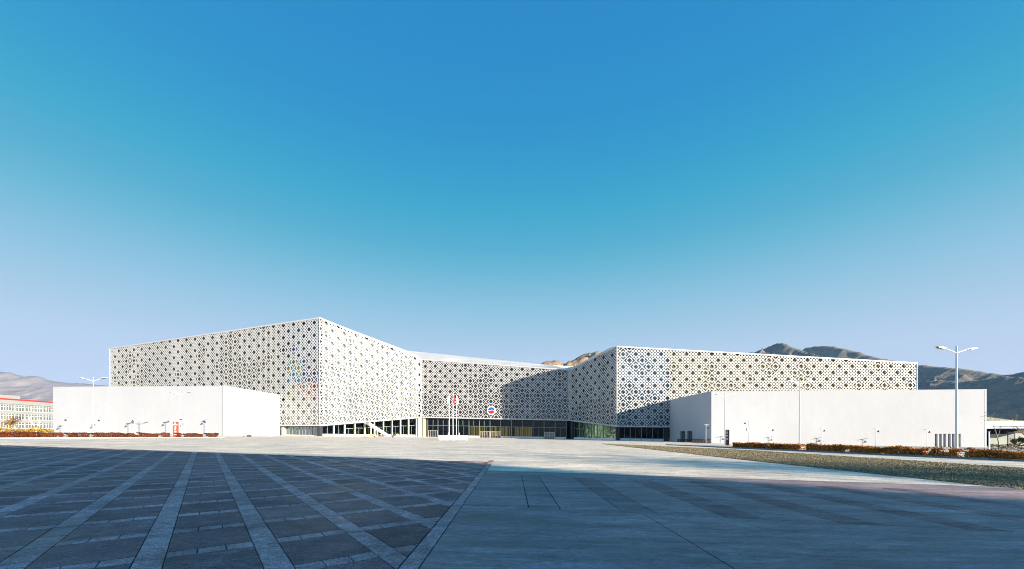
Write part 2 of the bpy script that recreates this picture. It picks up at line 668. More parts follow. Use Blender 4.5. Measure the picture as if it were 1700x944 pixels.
for i in range(-75, 30):
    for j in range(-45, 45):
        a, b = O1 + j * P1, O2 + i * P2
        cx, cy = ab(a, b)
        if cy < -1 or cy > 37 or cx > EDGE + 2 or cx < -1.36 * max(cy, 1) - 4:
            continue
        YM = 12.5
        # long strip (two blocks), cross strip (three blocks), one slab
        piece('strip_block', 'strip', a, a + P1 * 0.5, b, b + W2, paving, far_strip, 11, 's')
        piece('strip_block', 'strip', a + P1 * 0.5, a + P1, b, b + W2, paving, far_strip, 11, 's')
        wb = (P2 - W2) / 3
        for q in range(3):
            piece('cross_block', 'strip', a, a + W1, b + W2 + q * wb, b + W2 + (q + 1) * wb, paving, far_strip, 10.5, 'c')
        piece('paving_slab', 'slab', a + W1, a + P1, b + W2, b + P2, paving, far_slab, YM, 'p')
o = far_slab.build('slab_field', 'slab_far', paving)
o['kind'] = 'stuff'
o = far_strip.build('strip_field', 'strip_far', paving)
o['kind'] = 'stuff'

# --- drain channel between paving and concrete
chan = ground_obj('drain_channel', [[(EDGE - 0.02, -6), (-1.055, -6), (-1.055, 23), (EDGE - 0.02, 23)]], 0.0035, 'joint')
y = 2.0
cb = MB()
cb.box(-0.105, 0.105, -0.5 + 0.006, 0.5 - 0.006, -0.01, 0.012, bottom=False)
cme = cb.mesh('channel_block')
while y < 22.5:
    obj('channel_block', cme, 'strip', chan, loc=(-1.172, y, 0.006 + R.uniform(-.002, .002)))
    y += 1.0

# --- concrete slabs and ribbed slabs in the right half
cbed = ground_obj('concrete_bed', [[(-1.055, -6), (44, -6), (44, 8.1), (-1.055, 16.65)]], 0.0032, 'joint')


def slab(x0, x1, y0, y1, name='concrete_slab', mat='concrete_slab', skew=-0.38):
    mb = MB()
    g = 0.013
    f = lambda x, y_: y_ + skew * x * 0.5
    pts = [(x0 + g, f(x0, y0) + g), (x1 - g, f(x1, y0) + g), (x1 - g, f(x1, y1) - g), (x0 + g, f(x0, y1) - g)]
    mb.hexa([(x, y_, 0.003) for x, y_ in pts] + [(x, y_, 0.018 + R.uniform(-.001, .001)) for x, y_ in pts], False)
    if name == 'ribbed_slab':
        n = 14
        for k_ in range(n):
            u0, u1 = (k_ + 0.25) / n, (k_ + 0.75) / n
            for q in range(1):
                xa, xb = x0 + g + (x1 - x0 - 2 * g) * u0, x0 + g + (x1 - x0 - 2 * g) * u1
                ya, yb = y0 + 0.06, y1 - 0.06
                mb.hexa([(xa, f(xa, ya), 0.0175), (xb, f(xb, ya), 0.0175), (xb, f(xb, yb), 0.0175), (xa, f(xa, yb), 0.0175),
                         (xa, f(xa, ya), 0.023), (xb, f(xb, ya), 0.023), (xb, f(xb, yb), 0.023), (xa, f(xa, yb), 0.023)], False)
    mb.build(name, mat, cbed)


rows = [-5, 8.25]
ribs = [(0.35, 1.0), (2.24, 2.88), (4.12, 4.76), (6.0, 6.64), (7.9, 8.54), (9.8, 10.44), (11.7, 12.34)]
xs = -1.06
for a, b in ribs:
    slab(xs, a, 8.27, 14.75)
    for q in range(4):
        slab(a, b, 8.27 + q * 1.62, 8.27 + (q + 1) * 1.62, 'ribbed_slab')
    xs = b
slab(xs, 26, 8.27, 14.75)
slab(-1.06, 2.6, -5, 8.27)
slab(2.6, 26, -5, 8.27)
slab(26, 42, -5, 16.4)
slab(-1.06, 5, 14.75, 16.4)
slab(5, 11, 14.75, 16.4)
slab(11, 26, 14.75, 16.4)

# --- gravel bed, walkway, kerbs on the right
tip = G(997, 736.4)
g_up, g_up2 = G(1250, 747.8), G(1700, 777)
g_lo, g_lo2 = G(1250, 765), G(1700, 813)
ext_u = g_up2 + (g_up2 - g_up) * 0.9
ext_l = g_lo2 + (g_lo2 - g_lo) * 0.9
gpoly = [local(v) for v in (tip, g_lo, g_lo2, ext_l, ext_u, g_up2, g_up)]
gravel_bed = ground_obj('gravel_bed', [gpoly], 0.0075, 'gravel_bed')


def in_poly(x, y, poly):
    r = False
    for i in range(len(poly)):
        (x1, y1), (x2, y2) = poly[i], poly[(i + 1) % len(poly)]
        if (y1 > y) != (y2 > y) and x < (x2 - x1) * (y - y1) / (y2 - y1) + x1:
            r = not r
    return r


mb = MB()
cnt = 0
px0, px1 = 10, 48
while cnt < 45000:
    y = 12.0 * math.exp(R.random() * math.log(74 / 12.0))
    x = R.uniform(px0, px1)
    if abs(x) > 1.36 * y or not in_poly(x, y, gpoly):
        continue
    cnt += 1
    r = R.uniform(0.018, 0.042) * (1 + y / 40)
    n = len(mb.v)
    h = r * R.uniform(0.7, 1.3)
    a0 = R.uniform(0, 6.28)
    z0 = 0.0
    for q in range(4):
        a = a0 + q * 1.5708
        rr = r * R.uniform(0.8, 1.2)
        mb.v.append((x + rr * math.cos(a), y + rr * math.sin(a), z0 + h * 0.3))
    mb.v.append((x, y, z0 + h))
    mb.f += [(n, n + 1, n + 4), (n + 1, n + 2, n + 4), (n + 2, n + 3, n + 4), (n + 3, n, n + 4)]
o = mb.build('gravel', 'pebble')
o.rotation_euler = (0, TILT, 0)
o['kind'] = 'stuff'

# kerb line in front of the right hedge
k0, k1 = G(1105, 738.5), G(1700, 766)
k1e = k1 + (k1 - k0) * 0.35
kdir = (k1e - k0)
kl = kdir.length
kdir.normalize()
knor = Vector((kdir.y, -kdir.x, 0)).normalized()
if knor.y < 0:
    knor = -knor               # away from the camera
wk = ground_obj('walkway', [[local(v) for v in (tip, g_up, g_up2, ext_u, k1e + kdir * 3, k0)]], 0.006, 'concrete')
kerb = ground_obj('kerb', [[local(k0), local(k1e), local(k1e + knor * 0.3), local(k0 + knor * 0.3)]], 0.004, 'joint')
n = int(kl / 1.2)
kb = MB()
kb.box(0.01, kl / n - 0.01, 0, 0.22, -0.02, 0.15)
kme = kb.mesh('kerb_stone')
ang = math.atan2(kdir.y, kdir.x)
for i in range(n):
    v = k0 + kdir * (i * kl / n)
    x, y = local(v)
    o = obj('kerb_stone', kme, 'kerb', kerb, loc=(x, y, 0.004))
    o.rotation_euler = (0, 0, ang)
bed = ground_obj('planting_bed', [[local(k0 + knor * 0.22), local(k1e + knor * 0.22), local(k1e + knor * 34), local(k0 + knor * 10)]], 0.02, 'soil')

# pale kerb in front of the left hedge
h0, h1 = G(-60, 728.2), G(372, 726.2)
hd = h1 - h0
hl = hd.length
hd.normalize()
hn = Vector((-hd.y, hd.x, 0))
kerb2 = ground_obj('kerb', [[local(h0), local(h1), local(h1 + hn * 0.3), local(h0 + hn * 0.3)]], 0.004, 'joint')
n = int(hl / 1.5)
kb = MB()
kb.box(0.01, hl / n - 0.01, 0, 0.25, -0.02, 0.12)
kme = kb.mesh('kerb_stone')
for i in range(n):
    x, y = local(h0 + hd * (i * hl / n))
    o = obj('kerb_stone', kme, 'kerb_pale', kerb2, loc=(x, y, 0.004))
    o.rotation_euler = (0, 0, math.atan2(hd.y, hd.x))

# ================================================================= MUSEUM
A = dict(x=182, p=17.6, t=578, b=706)
B = dict(x=530.5, p=21.2, t=527, b=705.5)
Cc = dict(x=700, p=17.0, t=596, b=692)
D = dict(x=945, p=17.9, t=613.5, b=697)
E = dict(x=1024, p=20.9, t=574.5, b=707)
Fp = dict(x=1522, p=21.1, t=602, b=712)
for q in (A, B, Cc, D, E, Fp):
    v = W(q['x'], HY, q['p'])
    q['P'] = Vector((v.x, v.y))
    q['zt'] = W(q['x'], q['t'], q['p']).z
    q['zb'] = W(q['x'], q['b'], q['p']).z
museum = thing('museum_building', 'large folded white museum wrapped in a diamond pierced lattice screen', 'museum')


class Facade:
    def __init__(s, a, b):
        s.a, s.b = a, b
        s.P = a['P']
        d = b['P'] - a['P']
        s.L = d.length
        s.u = d / s.L
        s.n = Vector((s.u.y, -s.u.x))     # outward, towards the plaza

    def pt(s, t, d, z):
        q = s.P + s.u * t + s.n * d
        return (q.x, q.y, z)

    def zt(s, t):
        return s.a['zt'] + (s.b['zt'] - s.a['zt']) * t / s.L

    def zb(s, t):
        return s.a['zb'] + (s.b['zb'] - s.a['zb']) * t / s.L

    def zg(s, t, d=0):
        return gz((s.P + s.u * t + s.n * d).x)

    def box(s, mb, t0, t1, d0, d1, z0, z1, bottom=True):
        """z0 and z1 may be functions of t"""
        f0 = z0 if callable(z0) else (lambda t: z0)
        f1 = z1 if callable(z1) else (lambda t: z1)
        # d0 < d1 : d1 is nearer the viewer
        mb.hexa([s.pt(t0, d1, f0(t0)), s.pt(t1, d1, f0(t1)), s.pt(t1, d0, f0(t1)), s.pt(t0, d0, f0(t0)),
                 s.pt(t0, d1, f1(t0)), s.pt(t1, d1, f1(t1)), s.pt(t1, d0, f1(t1)), s.pt(t0, d0, f1(t0))], bottom)

    def at_px(s, x):
        """distance along the facade seen at a photo column"""
        k_ = (x - 850) / F
        # P.x + u.x t = k (P.y + u.y t)
        return (k_ * s.P.y - s.P.x) / (s.u.x - k_ * s.u.y)


F1, F2, F3, F4, F5 = Facade(A, B), Facade(B, Cc), Facade(Cc, D), Facade(D, E), Facade(E, Fp)
HALF = 0.0845
EDG = []
for c_ in (-0.375, -0.125, 0.125, 0.375):
    EDG += [c_ - HALF, c_ + HALF]


def lattice(f, sa, za, seeds, fill_lo, fill_hi, rs):
    """pierced screen: one small hole per cell, a big diamond per module; 'bracket' modules merge corner holes into chevrons"""
    rr = random.Random(rs)
    zmin = min(f.a['zb'], f.b['zb'])
    zmax = max(f.a['zt'], f.b['zt'])
    br = set()
    sm_ = lambda h: (lambda u: u * u * (3 - 2 * u))(min(max((h - 0.42) / 0.4, 0), 1))

    def ts(i, j):
        return sa + (i + j) * M / 2, za + (i - j) * M / 2
    nmax = int(f.L / M) + int((zmax - zmin) / M) + 6
    nodes = []
    for i in range(-nmax, nmax):
        for j in range(-nmax, nmax):
            t, z = ts(i, j)
            if -M < t < f.L + M and zmin - M < z < zmax + M:
                nodes.append((i, j, t, z))
    for i, j, t, z in nodes:
        tt = min(max(t, 0), f.L)
        h = (z - f.zb(tt)) / (f.zt(tt) - f.zb(tt))
        p = fill_lo + (fill_hi - fill_lo) * sm_(h)
        if rr.random() < p * 0.45:
            sz = rr.choice((1, 2, 2, 2, 3)) if h < 0.5 else rr.choice((1, 1, 2))
            for a in range(sz):
                for b in range(sz):
                    # pyramid pointing up: grow downwards
                    br.add((i - a, j + b))
    lines_i = {}
    verts, faces, vid = [], [], {}

    def V(a, b, ka, kb):
        key = (ka, kb)
        if key not in vid:
            vid[key] = len(verts)
            verts.append((sa + (a + b) * M / 2, za + (a - b) * M / 2, 0))
        return vid[key]
    for i, j, t, z in nodes:
        brk = (i, j) in br
        for q in range(8):
            qa0, qa1 = i + EDG[q], (i + EDG[q + 1] if q < 7 else i + 1 + EDG[0])
            for r in range(8):
                ha, hb = q % 2 == 0, r % 2 == 0
                if ha and hb:
                    continue
                if 2 <= q <= 4 and 2 <= r <= 4:
                    continue
                if brk:
                    if q in (1, 5) and r in (0, 6):
                        continue
                    if r in (1, 5) and q in (0, 6):
                        continue
                qb0, qb1 = j + EDG[r], (j + EDG[r + 1] if r < 7 else j + 1 + EDG[0])
                ia, ib = i * 8 + q, j * 8 + r
                faces.append((V(qa0, qb0, ia, ib), V(qa1, qb0, ia + 1, ib), V(qa1, qb1, ia + 1, ib + 1), V(qa0, qb1, ia, ib + 1)))
    me = bpy.data.meshes.new('lattice_screen')
    me.from_pydata(verts, [], faces)
    bm = bmesh.new()
    bm.from_mesh(me)
    # clip to the facade outline
    za0, zb0, za1, zb1 = f.a['zb'], f.b['zb'], f.a['zt'], f.b['zt']
    cuts = [((0, 0, 0), (-1, 0, 0)), ((f.L, 0, 0), (1, 0, 0)),
            ((0, za0, 0), Vector((zb0 - za0, -f.L, 0)).normalized()), ((0, za1, 0), Vector((-(zb1 - za1), f.L, 0)).normalized())]
    for co, no in cuts:
        bmesh.ops.bisect_plane(bm, geom=bm.verts[:] + bm.edges[:] + bm.faces[:], plane_co=co, plane_no=no, clear_outer=True, dist=1e-5)
    bmesh.ops.recalc_face_normals(bm, faces=bm.faces)
    bmesh.ops.solidify(bm, geom=bm.faces[:], thickness=0.11)
    for v in bm.verts:
        t, z, d = v.co
        q = f.P + f.u * t + f.n * (d - 0.05)
        v.co = (q.x, q.y, z)
    bm.normal_update()
    bm.to_mesh(me)
    bm.free()
    return obj('lattice_screen', me, 'lattice', museum)


def zpx(y, p):
    return EYE + (HY - y) * M / p


zB = zpx(566.2, B['p'])
lattice(F1, F1.L, zB, None, 0.65, 0.22, 11)
lattice(F2, 0, zB, None, 0.8, 0.10, 12)
lattice(F3, 6.4 / 17 * M, zpx(625, 17), None, 0.9, 0.14, 13)
zE = zpx(598.2, E['p'])
lattice(F4, F4.L, zE, None, 0.9, 0.15, 14)
lattice(F5, 0, zE, None, 0.8, 0.26, 15)

# frames round every screen, corner posts, soffits and backing
for f in (F1, F2, F3, F4, F5):
    mb = MB()
    f.box(mb, 0, f.L, -0.12, 0.16, lambda t: f.zt(t) - 0.35, lambda t: f.zt(t) + 0.12)
    mb.build('top_trim', 'trim', museum)
    mb = MB()
    f.box(mb, 0, f.L, -0.25, 0.17, lambda t: f.zb(t) - 0.3, lambda t: f.zb(t) + 0.18)
    mb.build('bottom_trim', 'trim', museum)
for q in (A, B, Cc, D, E, Fp):
    mb = MB()
    mb.tube([(q['P'].x, q['P'].y, q['zb'] - 0.3), (q['P'].x, q['P'].y, q['zt'] + 0.14)], 0.19, 8)
    mb.build('corner_post', 'trim', museum)

t_box1 = F1.at_px(465)
t_box2 = F5.at_px(1112)


def back(f, t0, t1, d, mat, name):
    mb = MB()
    f.box(mb, t0, t1, d - 0.3, d, lambda t: f.zb(t) - 0.3, lambda t: f.zt(t) - 0.4)
    return mb.build(name, mat, museum)


back(F1, 0.3, t_box1 - 1.2, -0.75, 'backing', 'backing_wall')
back(F1, t_box1 - 1.2, F1.L - 0.2, -1.05, 'curtain', 'curtain_wall')
# added panels, tinted by position to imitate reflections in the left corner glass
nc, nr = 7, 12
tc0, tc1 = t_box1 - 1.0, F1.L - 0.4
pr_ = random.Random(4)
for ci in range(nc):
    for ri_ in range(nr):
        a_, b_ = tc0 + (tc1 - tc0) * ci / nc, tc0 + (tc1 - tc0) * (ci + 1) / nc
        u_, v_ = (ci + 0.5) / nc, (ri_ + 0.5) / nr
        if v_ < 0.28:
            mt_ = 'pane_pale'
        elif u_ < 0.14:
            mt_ = 'pane_dark'
        elif v_ < 0.40:
            mt_ = pr_.choice(('pane_olive', 'pane_rust', 'pane_pale', 'pane_rust')) if u_ > 0.4 else 'pane_olive'
        elif v_ < 0.66:
            mt_ = pr_.choice(('pane_violet', 'pane_rust', 'pane_navy', 'pane_violet')) if u_ > 0.5 else pr_.choice(('pane_teal', 'pane_olive', 'pane_teal'))
        else:
            mt_ = pr_.choice(('pane_navy', 'pane_navy', 'pane_teal', 'pane_dark'))
        mb = MB()
        lo_ = lambda t, k_=ri_ / nr: F1.zb(t) + (F1.zt(t) - 0.6 - F1.zb(t)) * k_ + 0.03
        hi_ = lambda t, k_=(ri_ + 1) / nr: F1.zb(t) + (F1.zt(t) - 0.6 - F1.zb(t)) * k_ - 0.03
        F1.box(mb, a_ + 0.03, b_ - 0.03, -0.98, -0.93, lo_, hi_)
        mb.build('reflection_panel', mt_, museum)
back(F2, 0.2, F2.L - 0.7, -0.95, 'curtain_pale', 'curtain_wall')
back(F3, 0.5, F3.L - 0.5, -0.95, 'curtain', 'curtain_wall')
back(F4, 0.5, F4.L - 0.2, -0.95, 'curtain', 'curtain_wall')
back(F5, 0.2, t_box2, -0.95, 'curtain_sky', 'curtain_wall')
back(F5, t_box2, F5.L - 0.3, -0.75, 'backing', 'backing_wall')
# solid body behind (keeps daylight out) and side walls
mb = MB()
inA, inF = A['P'] + Vector((10, 75)), Fp['P'] + Vector((-8, 75))
rim = [A['P'] + Vector((0.4, 0.6)), inA, inF, Fp['P'] + Vector((-0.4, 0.6))]
zts = [A['zt'], 18, 16, Fp['zt']]
for i in range(3):
    a, b = rim[i], rim[i + 1]
    mb.poly([(a.x, a.y, -1), (b.x, b.y, -1), (b.x, b.y, zts[i + 1]), (a.x, a.y, zts[i])])
mb.build('rear_wall', 'plaster', museum)

# roof: a folded sheet that rises behind the entrance front
tp = lambda q: Vector((q['P'].x, q['P'].y, q['zt'] - 0.02))
Gp = W(676, 582, 15.6)
Vp = W(916, 605.8, 16.3)
Wp = W(953, 608.2, 17.4)
Hp = W(1013, 577, 20.3)
tA, tB, tC, tD, tE, tF = map(tp, (A, B, Cc, D, E, Fp))
bA = Vector((inA.x, inA.y, 20))
bF = Vector((inF.x, inF.y, 16))
bm_ = Vector((0, 235, 22))
mb = MB()
for tri in ((tC, tD, Vp), (tC, Vp, Gp), (tB, tC, Gp)):
    mb.poly(tri)
for tri in ((tD, Wp, Vp), (tD, Hp, Wp), (tD, tE, Hp)):
    mb.poly(tri)
for tri in ((tA, tB, bA), (tB, Gp, bA), (Gp, bm_, bA), (Gp, Vp, bm_), (Vp, Wp, bm_), (Wp, bF, bm_), (Wp, Hp, bF), (Hp, tE, bF), (tE, tF, bF)):
    mb.poly(tri)
roof = mb.build('roof', 'roof', museum)
sm = MB()


def seam(a, b, h=0.14, wd=0.07):
    d = (b - a).normalized()
    s_ = Vector((d.y, -d.x, 0)).normalized() * wd
    up = Vector((0, 0, h))
    sm.hexa([a - s_, a + s_, b + s_, b - s_, a - s_ + up, a + s_ + up, b + s_ + up, b - s_ + up])


nse = 46
for i in range(1, nse):
    k_ = i / nse
    seam(tC.lerp(tD, k_), Gp.lerp(Vp, min(1, k_ * 1.02)))
for i in range(1, 14):
    k_ = i / 14
    seam(tD.lerp(Vp, k_), Wp.lerp(Vp, k_) if k_ < 1 else Vp)
for i in range(1, 18):
    k_ = i / 18
    seam(tD.lerp(tE, k_), Wp.lerp(Hp, k_))
o = sm.build('roof_seam', 'roof', roof)
o['kind'] = 'stuff'

# ---- ground floor glazing
REC = -1.6            # glass plane behind the screen


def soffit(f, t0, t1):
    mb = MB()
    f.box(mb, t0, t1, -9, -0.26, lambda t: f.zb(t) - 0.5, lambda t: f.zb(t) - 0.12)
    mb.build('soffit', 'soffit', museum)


door_me = None


def glazing(f, t0, t1, n, doors=(), cols=False, split=True, gl='glass', plinth=0.75, first=0):
    ts = [t0 + (t1 - t0) * i / n for i in range(n + 1)]
    zs = lambda t: f.zb(t) - 0.5
    for i in range(n + 1):
        t = ts[i]
        mb = MB()
        f.box(mb, t - 0.09, t + 0.09, REC - 0.12, REC + 0.16, lambda q: f.zg(q, REC), zs)
        mb.build('mullion', 'mullion', museum)
        if cols and 0 < i <= n:
            mb = MB()
            f.box(mb, t - 0.2, t + 0.2, -0.95, -0.5, lambda q: f.zg(q, -0.6), zs)
            mb.build('column', 'column', museum)
    for i in range(n):
        a, b = ts[i] + 0.09, ts[i + 1] - 0.09
        isdoor = i in doors
        pz = 0.02 if isdoor else plinth
        hgt = zs((a + b) / 2) - f.zg((a + b) / 2)
        tr = hgt * 0.62 if (split and hgt > 4.2) else None
        base = lambda q: f.zg(q, REC) + pz
        if tr:
            mid = lambda q: f.zg(q, REC) + tr
            mid2 = lambda q: f.zg(q, REC) + tr + 0.12
            mb = MB()
            f.box(mb, a, b, REC - 0.1, REC + 0.13, mid, mid2)
            mb.build('transom', 'mullion', museum)
            mb = MB()
            f.box(mb, a, b, REC - 0.02, REC, mid2, zs)
            mb.build('glass_pane', gl, museum)
        top = mid if tr else zs
        half = (a + b) / 2
        mb = MB()
        f.box(mb, half - 0.04, half + 0.04, REC - 0.08, REC + 0.1, (lambda q: f.zg(q, REC) + 2.7) if isdoor else base, top)
        mb.build('glazing_bar', 'mullion', museum)
        for (x0, x1) in ((a, half - 0.04), (half + 0.04, b)):
            mb = MB()
            f.box(mb, x0, x1, REC - 0.02, REC, (lambda q: f.zg(q, REC) + 2.75) if isdoor else base, top)
            mb.build('glass_pane', gl, museum)
        if not isdoor:
            mb = MB()
            f.box(mb, a, b, REC - 0.2, REC + 0.42, lambda q: f.zg(q, REC) - 0.05, base)
            mb.build('plinth', 'white', museum)
        else:
            mb = MB()
            zt_ = lambda q: f.zg(q, REC) + 2.75
            zt2 = lambda q: f.zg(q, REC) + 2.58
            zg_ = lambda q: f.zg(q, REC) + 0.01
            f.box(mb, a, b, REC - 0.1, REC + 0.22, zt2, zt_)
            f.box(mb, a, a + 0.14, REC - 0.1, REC + 0.22, zg_, zt2)
            f.box(mb, b - 0.14, b, REC - 0.1, REC + 0.22, zg_, zt2)
            fr = mb.build('door_frame', 'frame', museum)
            w4 = (b - a - 0.28) / 4
            for q4 in range(4):
                x0 = a + 0.14 + q4 * w4
                mb = MB()
                f.box(mb, x0 + 0.02, x0 + w4 - 0.02, REC - 0.02, REC + 0.02, lambda q: f.zg(q, REC) + 0.04, zt2)
                dr = mb.build('door_leaf', 'glass_clear', fr)
                mb = MB()
                f.box(mb, x0, x0 + 0.09, REC - 0.04, REC + 0.06, zg_, zt2)
                f.box(mb, x0 + w4 - 0.09, x0 + w4, REC - 0.04, REC + 0.06, zg_, zt2)
                mb.build('door_stile', 'frame', fr)
    return ts


for f, a, b in ((F1, t_box1 + 0.3, F1.L - 0.4), (F2, 0.4, F2.L - 0.5), (F3, 0.6, F3.L - 0.6), (F4, 0.5, F4.L - 0.4), (F5, 0.4, t_box2 - 0.2)):
    soffit(f, a, b)
glazing(F1, t_box1 + 1.2, F1.L - 1.6, 5, split=False, gl='glass_clear', plinth=0.3)
glazing(F2, 1.4, F2.L - 2.2, 10, cols=True, gl='glass')
# entrance front: door bays chosen by where they are seen in the photo
n3 = 13
t3a, t3b = 2.2, F3.L - 1.2
db = []
for px in (723, 809, 826, 918):
    t = F3.at_px(px)
    db.append(int((t - t3a) / ((t3b - t3a) / n3)))
glazing(F3, t3a, t3b, n3, doors=db, gl='glass')
glazing(F4, 1.4, F4.L - 1.6, 7, gl='glass_green')
glazing(F5, 1.2, t_box2 - 1.6, 4, split=False, gl='glass')
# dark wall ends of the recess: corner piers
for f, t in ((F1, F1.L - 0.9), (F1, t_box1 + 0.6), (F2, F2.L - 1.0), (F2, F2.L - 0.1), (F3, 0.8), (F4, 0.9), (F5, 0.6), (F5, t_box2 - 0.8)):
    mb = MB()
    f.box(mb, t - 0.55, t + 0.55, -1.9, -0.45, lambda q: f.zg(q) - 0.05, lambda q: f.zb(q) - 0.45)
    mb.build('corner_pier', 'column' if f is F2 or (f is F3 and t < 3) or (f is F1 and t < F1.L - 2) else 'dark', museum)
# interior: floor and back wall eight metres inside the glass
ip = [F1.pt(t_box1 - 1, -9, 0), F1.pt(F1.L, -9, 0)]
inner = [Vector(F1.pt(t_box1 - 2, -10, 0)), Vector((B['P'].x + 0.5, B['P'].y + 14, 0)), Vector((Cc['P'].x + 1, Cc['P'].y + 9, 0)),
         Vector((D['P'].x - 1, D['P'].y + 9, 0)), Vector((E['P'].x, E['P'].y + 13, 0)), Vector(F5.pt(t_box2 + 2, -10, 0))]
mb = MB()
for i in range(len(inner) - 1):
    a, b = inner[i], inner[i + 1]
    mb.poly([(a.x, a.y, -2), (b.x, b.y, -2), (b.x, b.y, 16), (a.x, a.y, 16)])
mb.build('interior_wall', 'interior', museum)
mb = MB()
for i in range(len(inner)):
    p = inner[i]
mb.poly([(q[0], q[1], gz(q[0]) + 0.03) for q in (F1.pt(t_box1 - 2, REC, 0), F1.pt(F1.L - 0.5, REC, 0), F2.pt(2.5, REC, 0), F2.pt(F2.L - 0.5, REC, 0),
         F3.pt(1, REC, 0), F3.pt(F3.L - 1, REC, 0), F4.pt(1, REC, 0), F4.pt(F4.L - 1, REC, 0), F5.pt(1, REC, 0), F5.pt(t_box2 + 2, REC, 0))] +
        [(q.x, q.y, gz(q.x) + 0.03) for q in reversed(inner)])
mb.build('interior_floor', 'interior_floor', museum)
# added glowing gold strips behind the main doors, imitating sunlit yellow beyond
t0, t1 = F3.at_px(774), F3.at_px(882)
for i in range(30):
    t = t0 + (t1 - t0) * (i + R.uniform(-.2, .2)) / 30
    if 0.27 < i / 30 < 0.33 or 0.68 < i / 30 < 0.73:
        continue
    mb = MB()
    h = F3.zb(t) - F3.zg(t)
    f = F3
    f.box(mb, t, t + R.uniform(0.4, 0.75), -5.2 - 0.1 * (i % 2), -5.1 - 0.1 * (i % 2), f.zg(t) + R.uniform(0.6, 1.1), f.zg(t) + h * 0.6)
    mb.build('golden_glow', 'gold', museum)
# bright tube lights high behind the entrance glass
for px in (716, 733, 749, 766, 784, 802):
    t = F3.at_px(px)
    mb = MB()
    hz = F3.zb(t) - F3.zg(t)
    F3.box(mb, t - 0.16, t + 0.16, -2.6, -2.3, lambda q: F3.zg(q) + hz * 0.62, lambda q: F3.zg(q) + hz * 0.88)
    mb.build('tube_light', 'tube', museum)
# lights and furniture glimpsed inside the long glazed side
for px, hh, mt in ((634, 1.6, 'gold'), (648, 1.3, 'gold'), (659, 1.2, 'gold'), (665, 1.0, 'gold'), (600, 1.5, 'orange'), (570, 2.2, 'plaster_warm'), (585, 2.6, 'plaster_warm'), (550, 2.0, 'plaster_warm')):
    t = F2.at_px(px)
    mb = MB()
    F2.box(mb, t - 0.4, t + 0.4, -3.6, -3.1, lambda q: F2.zg(q) + 0.6, lambda q: F2.zg(q) + 0.6 + hh)
    mb.build('display_case', mt, museum)
# white stair with glass balustrade between column line and glass
st0, st1 = F2.at_px(606), F2.at_px(640)
stair = MB()
z_hi, z_lo = 5.2, 0.3
nst = 22
for i in range(nst):
    a, b = st0 + (st1 - st0) * i / nst, st0 + (st1 - st0) * (i + 1) / nst
    z = z_hi + (z_lo - z_hi) * (i + 0.5) / nst
    F2.box(stair, a, b, 0.5, 2.6, lambda q: F2.zg(q) + z - 0.55, lambda q: F2.zg(q) + z)
sto = stair.build('staircase', 'white', museum)
mb = MB()
zz = lambda off: (lambda t: F2.zg(t) + off + z_hi + (z_lo - z_hi) * (t - st0) / (st1 - st0))
F2.box(mb, st0, st1, 2.6, 2.72, zz(-0.9), zz(0.25))
mb.build('stringer', 'white', sto)
mb = MB()
F2.box(mb, st0 + (st1 - st0) * 0.4, st1, 2.62, 2.66, zz(0.25), zz(1.2))
mb.build('balustrade', 'glass_clear', sto)
for k_ in (0.12, 0.3, 0.42):
    t = st0 + (st1 - st0) * k_
    mb = MB()
    F2.box(mb, t - 0.14, t + 0.14, 2.2, 2.5, lambda q: F2.zg(q) - 0.05, zz(-0.4))
    mb.build('stair_post', 'white', sto)

# ================================================================= ANNEX BLOCKS


def quadwall(mb, a, b, za, zb_, thick_dir=None):
    mb.poly([(a.x, a.y, -3), (b.x, b.y, -3), (b.x, b.y, zb_), (a.x, a.y, za)])


def annex(name, label, pts):
    """pts: list of (x px, y px of top, p) ordered left to right along the seen faces, then two back corners"""
    root = thing(name, label, 'annex', (0, 0, 0))
    return root


PL = 27.0
lb = [W(88, 642.5, 26.4), W(374, 640.5, 27.8), W(465, 655.5, 20.55)]
la = annex('annex_building', 'blank white annex block standing behind the red hedge with a sunlit right end', lb)


